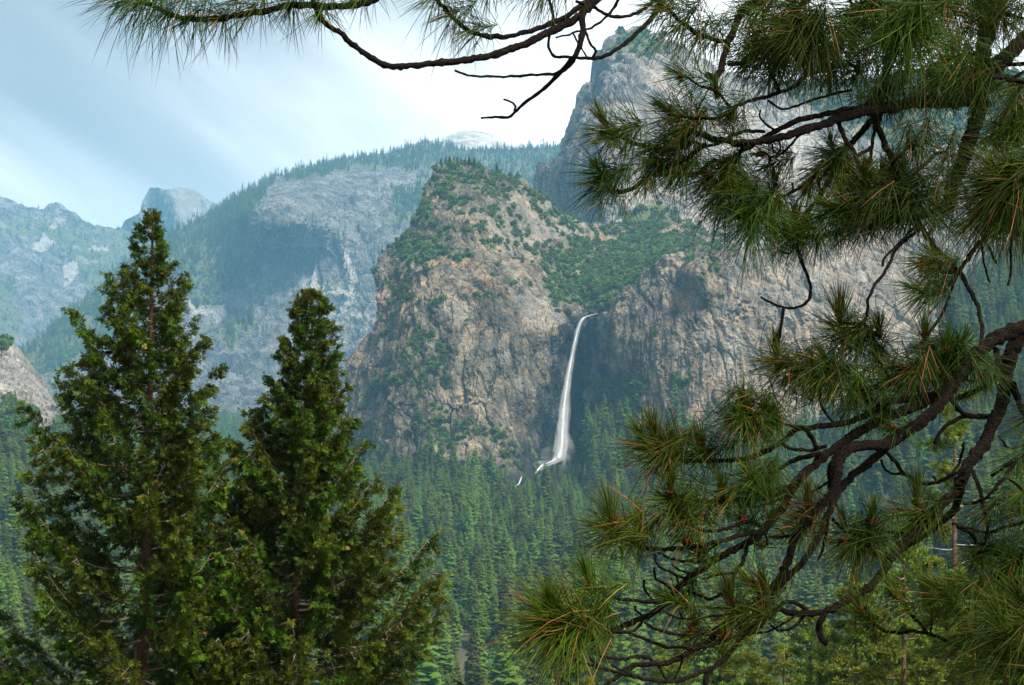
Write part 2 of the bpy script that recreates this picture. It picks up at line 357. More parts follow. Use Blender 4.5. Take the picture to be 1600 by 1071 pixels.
def relief(name, bottom, top, left, right, depth, nu, nv, disp, mats, masks=None, back=(120, 0.9), nb=14, eps=60, post=None, label=None):
    """A rock mass. Its front is a Coons patch between four boundary curves given in photo pixels and carried to the depths of the
    control points; its top and both flanks are carried on backwards and down, so it is a solid hill of real depth."""
    B, Tt, Lf, Rt = resample(bottom, nu), resample(top, nu), resample(left, nv), resample(right, nv)
    u = np.linspace(0, 1, nu)[None, :, None]; v = np.linspace(0, 1, nv)[:, None, None]
    P = ((1 - v) * B[None] + v * Tt[None] + (1 - u) * Lf[:, None] + u * Rt[:, None]
         - ((1 - u) * (1 - v) * B[0] + u * (1 - v) * B[-1] + (1 - u) * v * Tt[0] + u * v * Tt[-1]))
    px, py = P[..., 0], P[..., 1]
    D = rbf(depth, px, py, eps)
    W = at(px, py, D)
    du = np.gradient(W, axis=1); dv = np.gradient(W, axis=0)
    nrm = np.cross(du, dv); nrm /= np.linalg.norm(nrm, axis=-1, keepdims=True) + 1e-9
    nrm *= np.where((nrm[..., 1:2] > 0), -1, 1)
    W = W + nrm * disp(W, px, py)[..., None]
    # skirts: rows behind the top, columns behind the left and right
    ex = np.linspace(0, 1, nb + 1)[1:]
    def skirt(edge, outward):
        rows = []
        for e in ex:
            q = edge.copy(); dy = back[0] * e * 6
            if outward == 't':
                q[..., 2] -= back[1] * dy * e ** 0.5
            else:       # flanks fall back along the line of sight and curl inwards behind the mass
                q[..., 0] *= (q[..., 1] + dy) / q[..., 1]; q[..., 0] += 0.12 * dy * (1 if outward == 'l' else -1); q[..., 2] -= 0.15 * dy
            q[..., 1] += dy
            nz = fbm(q / 60.0, 4, 0.55, 9)[..., None] * np.array([0, 10, 16]) * min(1, e * 3)
            rows.append(q + nz)
        return np.array(rows)
    topsk = skirt(W[-1], 't')
    V = [W.reshape(-1, 3), topsk.reshape(-1, 3)]
    F = [grid_faces(nv + 0, nu)]
    base = nv * nu
    allrows = np.concatenate([W[-1:], topsk], 0)
    idx = np.concatenate([np.arange((nv - 1) * nu, nv * nu), base + np.arange(nb * nu)])
    ii = idx.reshape(nb + 1, nu); F.append(np.stack([ii[:-1, :-1], ii[:-1, 1:], ii[1:, 1:], ii[1:, :-1]], -1).reshape(-1, 4))
    base += nb * nu
    for side, col in (('l', 0), ('r', nu - 1)):
        sk = skirt(W[:, col], side); V.append(sk.reshape(-1, 3))
        idx = np.concatenate([np.arange(nv) * nu + col, base + np.arange(nb * nv)]).reshape(nb + 1, nv)
        F.append(np.stack([idx[:-1, :-1], idx[:-1, 1:], idx[1:, 1:], idx[1:, :-1]], -1).reshape(-1, 4)); base += nb * nv
    V = np.concatenate(V); F = np.concatenate(F)
    at_ = {}
    for k in ('veg', 'wet', 'pale'):
        a = (masks or {}).get(k)
        a = np.zeros((nv, nu)) if a is None else a(W, px, py)
        full = np.zeros(len(V)); full[:nv * nu] = a.ravel()
        full[nv * nu: nv * nu + nb * nu] = np.tile(a[-1], nb)
        o = nv * nu + nb * nu
        full[o:o + nb * nv] = np.tile(a[:, 0], nb); full[o + nb * nv:] = np.tile(a[:, -1], nb)
        at_[k] = full
    me = mesh_np(name, V, F, mats, smooth=False, attrs=at_)
    o = link(name, me, kind='structure', label=label)
    return dict(W=W, px=px, py=py, nrm=nrm, veg=at_['veg'][:nv * nu].reshape(nv, nu), obj=o)

def rockdisp(s=1.0, cell=(38, 38, 85), amp=9.0, fine=3.0, seed=0, big=14.0, lean=0.22, ribk=0.6):
    def f(W, px, py):
        # shear so that joints lean a little, like the photographed walls
        Q = W.copy(); Q[..., 0] += lean * W[..., 2]
        wob = fbm(Q / (150 * s), 3, 0.5, seed + 1)
        Q2 = Q + wob[..., None] * np.array([34, 34, 20]) * s
        Q2 = Q2 + fbm(W / (18 * s), 3, 0.6, seed + 6)[..., None] * np.array([7, 7, 9]) * s
        v1, e1 = facets(Q2 / (np.array(cell) * s), seed + 2)
        v2, e2 = facets(Q2 / (np.array(cell) * s * np.array([.42, .42, .55])), seed + 3)
        rib = fbm(np.stack([Q2[..., 0] / (52 * s), Q2[..., 1] / (90 * s), Q2[..., 2] / (420 * s)], -1), 4, 0.55, seed + 7, ridge=True)
        flute = fbm(np.stack([Q2[..., 0] / (13 * s), Q2[..., 1] / (30 * s), Q2[..., 2] / (120 * s)], -1), 3, 0.6, seed + 8, ridge=True)
        led = perlin(np.stack([Q[..., 0] / (120 * s), Q[..., 1] / (120 * s), (W[..., 2] + 0.3 * W[..., 0]) / (26 * s)], -1), seed + 9)
        d = big * fbm(W / (210 * s), 4, 0.5, seed + 4) + amp * 0.7 * (v1 + 0.35 * v2) - amp * 0.22 * (1 - e1) - amp * 0.07 * (1 - e2)
        d += amp * ribk * rib + fine * 0.6 * flute + fine * 0.8 * led + fine * 0.5 * fbm(W / (11 * s), 3, 0.6, seed + 5)
        gul = fbm(np.stack([Q[..., 0] / (75 * s), Q[..., 1] / (90 * s), Q[..., 2] / (330 * s)], -1), 3, 0.5, seed + 12)
        d -= amp * 0.7 * np.clip(1 - np.abs(gul) / 0.12, 0, 1) ** 1.5
        return d
    return f
def vnoise(W, s, seed=0, octv=4): return fbm(W / s, octv, 0.55, seed)

# --- far north wall (left)
RM = {}
left_top = [(-140, 296), (-60, 300), (0, 306), (30, 318), (55, 322), (68, 326), (78, 318), (96, 319), (114, 332), (130, 342), (160, 346), (190, 350), (230, 372), (290, 400)]
RM['north'] = relief('distant_cliff', [(-140, 720), (150, 700), (290, 640)], left_top, [(-140, 720), (-140, 296)], [(290, 640), (290, 400)],
    [(-140, 300, 9840), (0, 306, 9600), (110, 332, 9720), (230, 372, 9960), (290, 400, 9960), (-140, 450, 8760), (60, 420, 8940), (160, 420, 9240), (0, 520, 8280), (100, 560, 8400), (-140, 720, 7560), (150, 700, 7800), (290, 640, 8280)],
    260, 200, rockdisp(3.7, amp=26, fine=9, seed=11, big=70), [M_FAR],
    {'veg': lambda W, x, y: np.clip(blur_mask(x, y, [[(90, 322), (200, 340), (290, 400), (260, 480), (190, 440), (150, 452), (100, 390), (180, 384), (120, 352)], [(0, 330), (70, 340), (150, 378), (120, 386), (60, 360), (0, 362)], [(-60, 400), (20, 430), (30, 520), (10, 540), (-60, 500)]], 9, 3) * 0.9 + vnoise(W, 260, 4) * 0.5 - 0.15 + 0.35 * sstep(520, 640, y), 0, 1),
     'pale': lambda W, x, y: blur_mask(x, y, [[(50, 370), (85, 352), (140, 374), (120, 388), (95, 380), (60, 382)], [(100, 410), (150, 378), (172, 378), (165, 400), (130, 420), (100, 440)]], 6, 7) * 0.8 + np.clip(vnoise(W, 300, 14), 0, 1) * 0.3},
    back=(200, 0.6), label='hazy pale granite cliffs with wooded ledges at the far left of the valley')
# --- half dome
dome_top = [(168, 420), (176, 372), (196, 345), (218, 334), (226, 304), (231, 293), (240, 291), (262, 295), (285, 292), (303, 297), (318, 309), (338, 322), (352, 338), (372, 372), (384, 420)]
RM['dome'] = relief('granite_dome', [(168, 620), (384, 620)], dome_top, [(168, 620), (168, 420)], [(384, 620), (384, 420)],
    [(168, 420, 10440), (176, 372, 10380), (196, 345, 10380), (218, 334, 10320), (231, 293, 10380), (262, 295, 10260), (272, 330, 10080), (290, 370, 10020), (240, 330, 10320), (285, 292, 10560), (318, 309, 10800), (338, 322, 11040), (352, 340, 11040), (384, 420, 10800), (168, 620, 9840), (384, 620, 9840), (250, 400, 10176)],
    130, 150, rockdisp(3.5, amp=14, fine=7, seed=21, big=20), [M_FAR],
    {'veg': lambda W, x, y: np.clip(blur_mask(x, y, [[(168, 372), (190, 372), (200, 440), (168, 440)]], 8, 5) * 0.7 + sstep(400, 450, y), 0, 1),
     'pale': lambda W, x, y: 0.45 * sstep(0, 1, (x - 262 - (y - 293) * 0.28) / 8)}, back=(180, 0.5), eps=25,  # right side painted paler: its sunlit look put into the rock colour
    label='great rounded granite dome with a sheer left face on the hazy skyline')
# --- rounded dome above the plateau
RM['cap'] = relief('bald_summit', [(610, 262), (860, 262)], [(610, 240), (650, 231), (672, 222), (700, 213), (722, 206), (742, 204.5), (765, 208), (785, 219), (800, 230), (830, 238), (860, 242)], [(610, 262), (610, 240)], [(860, 262), (860, 242)],
    [(610, 240, 8505), (700, 213, 8775), (742, 204, 8977), (785, 219, 8842), (860, 242, 8505), (610, 262, 7830), (740, 262, 7897), (860, 262, 7830), (735, 230, 8235)],
    150, 50, rockdisp(3.2, amp=6, fine=3, seed=31, big=12), [M_PALE],
    {'veg': lambda W, x, y: np.clip(blur_mask(x, y, [[(600, 225), (668, 222), (680, 228), (705, 226), (720, 244), (860, 236), (860, 270), (600, 270)]], 4, 2) + vnoise(W, 60, 2) * 0.2, 0, 1)}, back=(150, 0.5), eps=20,
    label='bald pale granite summit above the wooded plateau')
# --- central wall
mid_top = [(-40, 700), (0, 610), (35, 548), (62, 528), (90, 500), (120, 475), (150, 450), (176, 424), (200, 408), (235, 392), (270, 365), (300, 346), (340, 324), (372, 304), (400, 290), (440, 273), (480, 262), (520, 251), (560, 246), (600, 240), (640, 231), (670, 226), (700, 232), (740, 236), (780, 234), (830, 231), (870, 226), (930, 240), (1000, 260)]
def mid_disp():
    base = rockdisp(2.6, amp=20, fine=8, seed=41, big=34, lean=0.08, ribk=1.5, cell=(40, 40, 150))
    def f(W, px, py): 
        k = 0.25 + 0.75 * sstep(0, 40, py - np.interp(px, [a for a, b in mid_top], [b for a, b in mid_top]) - 25)
        return base(W, px, py) * k
    return f
RM['mid'] = relief('central_cliff', [(-40, 700), (200, 720), (500, 740), (1000, 740)], mid_top, [(-40, 700), (-40, 699)], [(1000, 740), (1000, 260)],
    [(-40, 700, 4810), (35, 548, 5590), (90, 500, 5850), (176, 424, 6305), (270, 365, 6630), (340, 324, 6825), (400, 290, 6955), (520, 251, 7150), (670, 226, 7410), (870, 226, 7410), (1000, 260, 7410),
     (200, 500, 5785), (300, 420, 6080), (290, 520, 5520), (385, 400, 5800), (400, 310, 6180), (440, 300, 6175), (410, 450, 5760), (440, 400, 5785), (500, 290, 6240), (520, 400, 5850), (560, 450, 5655), (600, 330, 6110), (640, 300, 6305), (660, 400, 5915), (750, 300, 6500), (850, 300, 6500),
     (100, 620, 4940), (200, 720, 4485), (330, 600, 5135), (450, 560, 5395), (540, 600, 5200), (400, 740, 4355), (700, 740, 4290), (1000, 740, 4290), (1000, 400, 5850)],
    520, 300, mid_disp(), [M_FAR],
    {'veg': lambda W, x, y: np.clip(blur_mask(x, y, [
        [(-60, 720), (0, 600), (35, 540), (90, 490), (180, 412), (240, 380), (285, 395), (250, 440), (215, 500), (150, 560), (110, 560), (60, 600), (30, 640)],
        [(240, 380), (270, 360), (400, 285), (520, 248), (600, 236), (670, 222), (880, 220), (1000, 250), (1000, 330), (700, 260), (640, 268), (560, 262), (470, 282), (440, 276), (425, 290), (415, 300), (395, 330), (385, 385), (380, 430), (370, 445), (330, 450), (290, 440), (262, 410)],
        [(280, 440), (330, 455), (345, 480), (300, 470)], [(340, 520), (395, 480), (400, 500), (360, 560)],
        [(620, 300), (660, 280), (700, 300), (640, 360), (600, 340)],
        ], 9, 1) * 0.95 + np.clip(0.55 * sstep(570, 680, y), 0, 1) + vnoise(W, 170, 3) * 0.45 - 0.02, 0, 1),
     'pale': lambda W, x, y: np.clip(blur_mask(x, y, [[(528, 375), (545, 398), (562, 440), (545, 480), (525, 500), (545, 440)], [(455, 425), (500, 440), (510, 452), (470, 445)], [(290, 455), (340, 470), (350, 500), (300, 500)], [(470, 455), (540, 450), (545, 458), (470, 462)]], 5, 8) * 0.75 + np.clip(vnoise(W, 200, 24), 0, 1) * 0.35, 0, 1)},
    back=(220, 0.35), label='wide hazy blue granite wall topped by a wooded plateau')
# --- left foot of the north wall
RM['foot'] = relief('rock_buttress', [(-160, 720), (40, 735), (112, 740)], [(-160, 440), (-60, 490), (-20, 505), (0, 518), (14, 530), (26, 548), (40, 566), (48, 590), (62, 608), (78, 630), (90, 664), (100, 700), (112, 735)], [(-160, 720), (-160, 440)], [(112, 740), (112, 735)],
    [(-160, 440, 1850), (0, 518, 1800), (40, 566, 1750), (88, 626, 1720), (150, 735, 1650), (-160, 720, 1500), (40, 735, 1500), (20, 620, 1640), (-60, 600, 1640)],
    200, 170, rockdisp(0.8, amp=9, fine=3, seed=51, big=12, cell=(44, 44, 62), lean=-0.4), [M_BUTT],
    {'veg': lambda W, x, y: np.clip(blur_mask(x, y, [[(-40, 640), (10, 636), (50, 652), (70, 668), (120, 672), (160, 760), (-40, 760)], [(0, 516), (18, 528), (10, 545), (0, 540)]], 8, 6) + vnoise(W, 40, 6) * 0.3 - 0.05, 0, 1),
     'pale': lambda W, x, y: 0.25 + 0 * x}, back=(90, 0.8), label='pale fractured granite buttress at the left edge above the forest')
# --- high rocks at the right (behind the hanging valley)
tow_top = [(826, 330), (832, 272), (842, 256), (862, 246), (872, 232), (876, 200), (884, 184), (896, 162), (912, 142), (926, 126), (929, 98), (934, 82), (950, 66), (975, 56), (1000, 47), (1020, 50), (1050, 66), (1090, 88), (1130, 108), (1180, 122), (1230, 128), (1300, 124), (1360, 116), (1420, 108), (1500, 100), (1600, 98), (1780, 90)]
RM['tower'] = relief('cathedral_rocks', [(826, 420), (1000, 480), (1780, 560)], tow_top, [(826, 420), (826, 330)], [(1780, 560), (1780, 90)],
    [(826, 330, 3250), (832, 272, 3250), (872, 232, 3200), (884, 184, 3180), (926, 126, 3150), (934, 82, 3150), (1000, 47, 3250), (1090, 88, 3350), (1230, 128, 3450), (1420, 108, 3500), (1600, 98, 3500), (1780, 90, 3500),
     (826, 420, 2950), (900, 250, 2980), (960, 150, 2980), (1010, 120, 3040), (940, 340, 2850), (1010, 250, 2900), (1010, 350, 2800), (1100, 250, 2980), (1150, 330, 2850), (1250, 220, 3050), (1300, 300, 2900), (1450, 250, 3000), (1000, 480, 2650), (1780, 560, 2600), (1780, 300, 3000)],
    420, 260, rockdisp(1.3, amp=11, fine=4, seed=61, big=24, cell=(42, 42, 120)), [M_TOWER],
    {'veg': lambda W, x, y: np.clip(blur_mask(x, y, [[(970, 330), (1040, 320), (1100, 372), (1120, 420), (960, 420), (980, 380)], [(950, 66), (1000, 50), (1060, 80), (1000, 84), (960, 96)], [(1200, 120), (1780, 90), (1780, 240), (1400, 240), (1260, 170)]], 9, 9) * 0.8 + vnoise(W, 70, 12) * 0.45 - 0.03, 0, 1),
     'pale': lambda W, x, y: np.clip(blur_mask(x, y, [[(940, 300), (1010, 290), (1040, 330), (1000, 360), (960, 366)], [(1150, 160), (1260, 220), (1330, 290), (1200, 300), (1130, 220)]], 10, 4) * 0.55 + np.clip(vnoise(W, 90, 34), 0, 1) * 0.4, 0, 1)},
    back=(130, 0.7), label='high grey granite tower behind the pine branches at the upper right')
# --- crag left of the falls, with the hanging valley above the lip and the wall to the right: one connected rock mass
crag_top = [(590, 408), (600, 392), (618, 380), (632, 374), (640, 352), (652, 330), (660, 308), (668, 286), (680, 268), (692, 258), (710, 252), (735, 254), (762, 263), (790, 274), (815, 282), (842, 300), (860, 316), (890, 336), (930, 352), (975, 352), (1010, 350), (1060, 352), (1110, 366), (1150, 372)]
crag_left = [(548, 790), (540, 720), (541, 640), (541, 600), (546, 575), (556, 545), (565, 520), (576, 498), (580, 470), (584, 440), (590, 408)]
valley_poly = [(838, 380), (870, 372), (905, 372), (935, 390), (960, 372), (1000, 360), (1060, 372), (1085, 384), (1045, 396), (1010, 420), (975, 446), (950, 470), (930, 488), (905, 490), (885, 488), (862, 470), (850, 440), (836, 410)]
crag_veg = [valley_poly,
    [(650, 520), (690, 540), (700, 590), (720, 605), (690, 610), (670, 600), (640, 610), (600, 620), (575, 612), (600, 590), (630, 575), (640, 545)],
    [(690, 255), (760, 262), (778, 276), (730, 276), (702, 290), (684, 306), (672, 300)], [(632, 372), (668, 366), (690, 392), (650, 402), (600, 408)], [(664, 312), (682, 318), (676, 345), (652, 350)],
    [(640, 625), (700, 640), (780, 670), (800, 668), (790, 690), (740, 680), (700, 690), (660, 670)],
    [(560, 745), (600, 735), (640, 700), (700, 700), (730, 730), (760, 745), (800, 752), (860, 760), (860, 820), (540, 820)],
    [(590, 430), (640, 440), (650, 460), (600, 470)], [(880, 740), (905, 712), (960, 700), (1010, 690), (1060, 680), (1080, 800), (860, 800)],
    [(930, 590), (985, 580), (1005, 600), (985, 625), (950, 640), (925, 620)]]
def crag_depth(): return [
    (548, 790, 2020), (541, 640, 2090), (556, 545, 2130), (590, 408, 2210), (620, 380, 2230), (660, 308, 2270), (692, 258, 2320), (735, 254, 2330), (790, 274, 2340), (860, 316, 2380), (930, 352, 2520), (1010, 350, 2620), (1110, 366, 2600), (1150, 372, 2500),
    (620, 460, 2080), (640, 400, 2130), (690, 350, 2160), (740, 330, 2160), (800, 360, 2190), (700, 430, 2060), (760, 420, 2090), (820, 400, 2180), (800, 450, 2050), (840, 480, 2050),
    (620, 560, 1990), (700, 520, 1985), (760, 520, 1975), (820, 520, 1975), (870, 500, 2010), (885, 496, 2040), (905, 492, 2090), (925, 492, 2060), (945, 484, 2020), (880, 560, 2035), (905, 560, 2075), (930, 560, 2040), (860, 620, 2000), (900, 640, 2050), (940, 620, 2020), (960, 560, 1985),
    (620, 640, 1955), (700, 640, 1930), (780, 640, 1930), (830, 620, 1960), (840, 700, 1955), (600, 720, 1930), (700, 740, 1860), (800, 740, 1850), (880, 720, 1970), (940, 720, 1930), (548, 720, 2040),
    (880, 440, 2190), (920, 420, 2260), (880, 390, 2260), (960, 400, 2380), (1000, 385, 2420), (980, 440, 2080), (1040, 405, 2060), (1060, 450, 1960), (1100, 392, 2060), (1150, 500, 1930), (1040, 560, 1950), (1100, 640, 1900), (1150, 450, 1960), (1150, 740, 1800), (1000, 680, 1900), (820, 800, 1760), (1000, 800, 1760), (1150, 800, 1740), (600, 800, 1850)]
_cd = rockdisp(0.8, amp=6.5, fine=2.8, seed=71, big=18, cell=(44, 44, 160), ribk=0.8)
def crag_disp(W, x, y):
    hv = inpoly(x, y, valley_poly).astype(float)
    slope = np.maximum(hv, sstep(460, 330, y) * 0.45)
    k = 1 - 0.75 * slope
    return _cd(W, x, y) * k + slope * (fbm(W / 30, 4, 0.6, 77) * 7)
def crag_vegf(W, x, y):
    v = blur_mask(x, y, crag_veg, 9, 2) * np.clip(0.55 + 0.95 * vnoise(W, 26, 81), 0.12, 1)
    v = np.maximum(v, np.clip(vnoise(W, 20, 82, 5) * 1.9 - 0.45 + 0.55 * sstep(480, 330, y) * sstep(640, 700, x) + 0.3 * sstep(640, 700, y), 0, 1))
    wall = sstep(730, 760, x) * sstep(470, 490, y) * sstep(690, 650, y)
    return np.clip(v * (1 - 0.75 * wall), 0, 1)
def crag_wet(W, x, y):
    c = np.interp(y, [490, 560, 620, 700, 740], [912, 905, 905, 905, 860]); wd = np.interp(y, [480, 520, 600, 660, 700, 745, 790], [20, 36, 54, 80, 84, 75, 20])
    m = sstep(1.15, 0.75, np.abs(x - c + fbm(W / 22, 4, 0.6, 84) * 26) / wd) * sstep(484, 500, y)
    low = sstep(690, 715, y) * sstep(1, 0.6, np.abs(x - 800) / 75) * sstep(775, 750, y) * 0.8
    st = sstep(0.15, 0.5, fbm(np.stack([W[..., 0] / 9, W[..., 1] / 30, W[..., 2] / 120], -1), 3, 0.6, 88)) * 0.55 * sstep(480, 520, y)
    return np.clip(np.maximum(np.maximum(m, low * 0.75), st), 0, 1)
RM['crag'] = relief('waterfall_cliff', [(548, 790), (800, 806), (1150, 812)], crag_top, crag_left, [(1150, 812), (1150, 372)],
    crag_depth(), 560, 480, crag_disp, [M_CRAG],
    {'veg': crag_vegf, 'wet': crag_wet, 'pale': lambda W, x, y: np.clip(blur_mask(x, y, [[(820, 300), (900, 340), (960, 380), (940, 395), (900, 372), (840, 375), (780, 400), (760, 340)], [(900, 488), (935, 484), (938, 492), (905, 498)], [(860, 470), (890, 500), (860, 520), (800, 480), (790, 450)], [(700, 470), (740, 480), (742, 520), (700, 500)]], 9, 12) * 0.22 + np.clip(vnoise(W, 34, 91), 0, 1) * 0.35, 0, 1)},
    back=(90, 0.75), eps=18, label='brown granite crag with scattered shrubs beside and behind the waterfall')
wall_top = [(905, 520), (918, 500), (936, 489), (950, 474), (966, 458), (984, 444), (1004, 430), (1022, 414), (1040, 401), (1062, 392), (1100, 390), (1150, 388), (1220, 384), (1300, 378), (1380, 368), (1420, 384), (1460, 420), (1500, 450), (1560, 470), (1640, 440), (1760, 400)]
RM['wall'] = relief('waterfall_wall', [(905, 521), (925, 800), (1200, 830), (1760, 820)], wall_top, [(905, 521), (905, 520)], [(1760, 820), (1760, 400)],
    [(905, 520, 2045), (936, 489, 2010), (984, 444, 1985), (1040, 401, 1962), (1100, 390, 1952), (1220, 384, 1955), (1380, 368, 1980), (1500, 450, 1930), (1640, 440, 1900), (1760, 400, 1900),
     (930, 560, 2020), (950, 540, 1975), (990, 520, 1935), (1040, 450, 1940), (1150, 480, 1900), (1140, 420, 1930), (1290, 450, 1900), (940, 640, 2000), (980, 600, 1940), (1020, 620, 1900), (1100, 620, 1870), (1300, 600, 1850), (960, 720, 1890), (1060, 720, 1820), (1300, 720, 1760), (925, 800, 1800), (1200, 830, 1640), (1500, 600, 1750), (1760, 600, 1700), (1760, 820, 1500), (1500, 820, 1560)],
    520, 330, rockdisp(0.8, amp=5.5, fine=3.0, seed=101, big=11, cell=(40, 40, 190), ribk=0.9), [M_WALL],
    {'veg': lambda W, x, y: np.clip(np.maximum(blur_mask(x, y, [[(1470, 440), (1520, 450), (1560, 440), (1780, 390), (1780, 840), (1100, 840), (1180, 720), (1300, 650), (1450, 600), (1500, 520)],
        [(920, 600), (950, 585), (985, 582), (1000, 600), (985, 640), (940, 660)], [(1050, 590), (1080, 595), (1075, 610), (1050, 608)], [(1100, 400), (1115, 400), (1120, 425), (1102, 428)], [(900, 700), (1060, 690), (1150, 720), (1200, 840), (900, 840)]], 10, 5) * 0.95,
        vnoise(W, 30, 103) * 1.3 - 0.45 + 0.5 * sstep(600, 720, y)), 0, 1),
     'wet': lambda W, x, y: np.clip(sstep(945, 925, x + 14 * fbm(W / 20, 3, 0.6, 4)) + sstep(0.1, 0.5, fbm(np.stack([W[..., 0] / 14, W[..., 1] / 30, W[..., 2] / 170], -1), 3, 0.6, 108)) * 0.35 + blur_mask(x, y, [[(925, 560), (960, 575), (1000, 590), (1010, 640), (930, 700), (900, 700)]], 9, 3) * 0.75, 0, 1),
     'pale': lambda W, x, y: np.clip(0.25 * sstep(1100, 1250, x) + np.clip(fbm(np.stack([W[..., 0] / 20, W[..., 1] / 30, W[..., 2] / 120], -1), 4, 0.6, 118), 0, 1) * 0.6, 0, 1)},
    back=(70, 0.35), eps=18, label='tall tan and grey granite wall to the right of the waterfall')

# ---------------------------------------------------------------- the falls
def water_mat(name, alpha_noise):
    m, t = mat(name); g = G(t)
    co = g.n('ShaderNodeTexCoord').outputs['Object']
    nz = g.noise(g.mapping(co, (1, 1, 0.09)), 0.35, 6, 0.75, 0.8)
    ed = g.n('ShaderNodeAttribute', attribute_name='edge').outputs['Fac']
    al = g.ramp(g.math('ADD', g.math('MULTIPLY', nz, alpha_noise), ed), 0.62, 1.22)
    bs = g.n('ShaderNodeBsdfPrincipled', {'Base Color': (0.80, 0.81, 0.80, 1), 'Roughness': 0.7, 'Subsurface Weight': 0.0, 'Alpha': al})
    tr = g.n('ShaderNodeBsdfTranslucent', {'Color': (0.7, 0.71, 0.71, 1)})
    tp = g.n('ShaderNodeBsdfTransparent')
    mx = g.n('ShaderNodeMixShader', {0: al, 1: tp.outputs[0], 2: g.n('ShaderNodeMixShader', {0: 0.35, 1: bs.outputs[0], 2: tr.outputs[0]}).outputs[0]})
    bs.inputs['Alpha'].default_value = 1.0
    for l in list(bs.inputs['Alpha'].links): t.links.remove(l)
    g.n('ShaderNodeOutputMaterial', {'Surface': mx.outputs[0]})
    return m
M_WATER = water_mat('falling_water', 1.0)
falls = link('waterfall', None, loc=at(np.array(912.), np.array(492.), 2040.), label='long white waterfall dropping from the lip of the cliff into a dark gully', category='waterfall')
m, t = mat('airborne_water'); g = G(t)
g.n('ShaderNodeOutputMaterial', {'Volume': g.n('ShaderNodeVolumePrincipled', {'Color': (0.98, 0.99, 1, 1), 'Density': 0.17, 'Anisotropy': 0.0}).outputs[0]})
M_AIRWATER = m
def cascade(name, path, D, seed, nseg=90, around=14, mt=None, wk=1.0):
    """path: x, y, half-width in photo pixels"""
    q = smooth_path(path, nseg); rs = np.random.RandomState(seed)
    V = []; E = []
    for i, (x, y, hw) in enumerate(q):
        c = at(np.array(x), np.array(y), float(np.interp(y, D[0], D[1]))); r = hw * 0.88 * wk * c[1] / FPX * 0.88
        th = np.linspace(0, 2 * math.pi, around, endpoint=False)
        k = 1 + 0.28 * perlin(np.stack([np.cos(th) * 1.3, np.sin(th) * 1.3, np.full(around, y / 22.0)], -1) + seed, seed) * 2
        V.append(np.stack([c[0] + np.cos(th) * r * k, c[1] + np.sin(th) * r * 0.6 * k, c[2] + 0 * th], -1))
        E.append(np.clip(0.64 - 0.62 * np.abs(np.cos(th)) ** 1.7, 0, 1))
    V = np.concatenate(V) - np.array(falls.location)
    i = np.arange(nseg - 1)[:, None] * around; j = np.arange(around)[None, :]; j2 = (j + 1) % around
    F = np.stack([i + j, i + j2, i + around + j2, i + around + j], -1).reshape(-1, 4)
    me = mesh_np(name, V, F, [mt or M_WATER], smooth=True, attrs={'edge': np.concatenate(E)})
    if mt is not None: close_mesh(me)
    return link(name, me, falls)
FD2 = ([700, 720, 740, 760], [1950, 1905, 1860, 1800])
FD = ([488, 500, 560, 620, 680, 716, 730, 745, 760], [2040, 2020, 2004, 1975, 1938, 1912, 1890, 1850, 1800])
WC = [(934, 490, 2.8), (922, 493, 4.0), (912, 497, 4.6), (906, 506, 4.8), (901, 522, 4.8), (896, 545, 4.6), (890, 575, 5.8), (885, 605, 7.0), (881, 640, 8.5), (879, 672, 10), (877, 700, 11), (873, 716, 12), (864, 724, 9), (852, 729, 5), (843, 735, 3)]
cascade('water_column', WC, FD, 3, 120, 18, M_AIRWATER, 0.98)
cascade('water_core', WC[:-3], FD, 4, 120, 14, None, 0.5)
wr = np.random.RandomState(12)
for k in range(11):
    ys0 = wr.uniform(520, 650); off = wr.uniform(-1, 1); pl = []
    for y in np.linspace(ys0, wr.uniform(706, 726), 8):
        xc = float(np.interp(y, [495, 545, 605, 672, 716, 730], [912, 896, 885, 879, 873, 866])); wd = float(np.interp(y, [495, 600, 716], [2.5, 7, 15]))
        pl.append((xc + off * wd + wr.uniform(-.6, .6), y, float(np.interp(y, [ys0, 700, 730], [0.8, wr.uniform(2, 4.2), 2.4]))))
    cascade('water_strand', pl, FD, 20 + k, 50, 10, M_AIRWATER)
cascade('lower_cascade', [(874, 712, 6), (864, 720, 5), (853, 725, 3.6), (845, 730, 2.6), (838, 739, 2.0)], FD2, 6, 40, wk=0.75)
cascade('lower_cascade', [(848, 725, 1.5), (841, 733, 2.2), (835, 742, 1.6)], FD2, 7, 16, wk=0.8)
cascade('lower_cascade', [(815, 745, 1.0), (813, 751, 2.4), (810, 757, 2.0), (804, 760, 1.0)], FD2, 9, 20, wk=0.9)
def blob(c, r, seed, n=24, rough=0.35):
    th, ph = np.meshgrid(np.linspace(0, 2 * math.pi, n, endpoint=False), np.linspace(0.02, math.pi - 0.02, n // 2))
    d = np.stack([np.cos(th) * np.sin(ph), np.sin(th) * np.sin(ph), np.cos(ph)], -1)
    k = 1 + rough * fbm(d * 1.4 + seed * 3.1, 3, 0.5, seed) * 1.6
    V = (d * k[..., None] * np.array(r) + np.array(c)).reshape(-1, 3); m_ = n // 2
    i = np.arange(m_ - 1)[:, None] * n; j = np.arange(n)[None, :]; j2 = (j + 1) % n
    return V, np.stack([i + j, i + j2, i + n + j2, i + n + j], -1).reshape(-1, 4)
m, t = mat('spray'); g = G(t)
pv = g.n('ShaderNodeVolumePrincipled', {'Color': (0.95, 0.97, 1, 1), 'Density': 0.02, 'Anisotropy': 0.0}); g.n('ShaderNodeOutputMaterial', {'Volume': pv.outputs[0]})
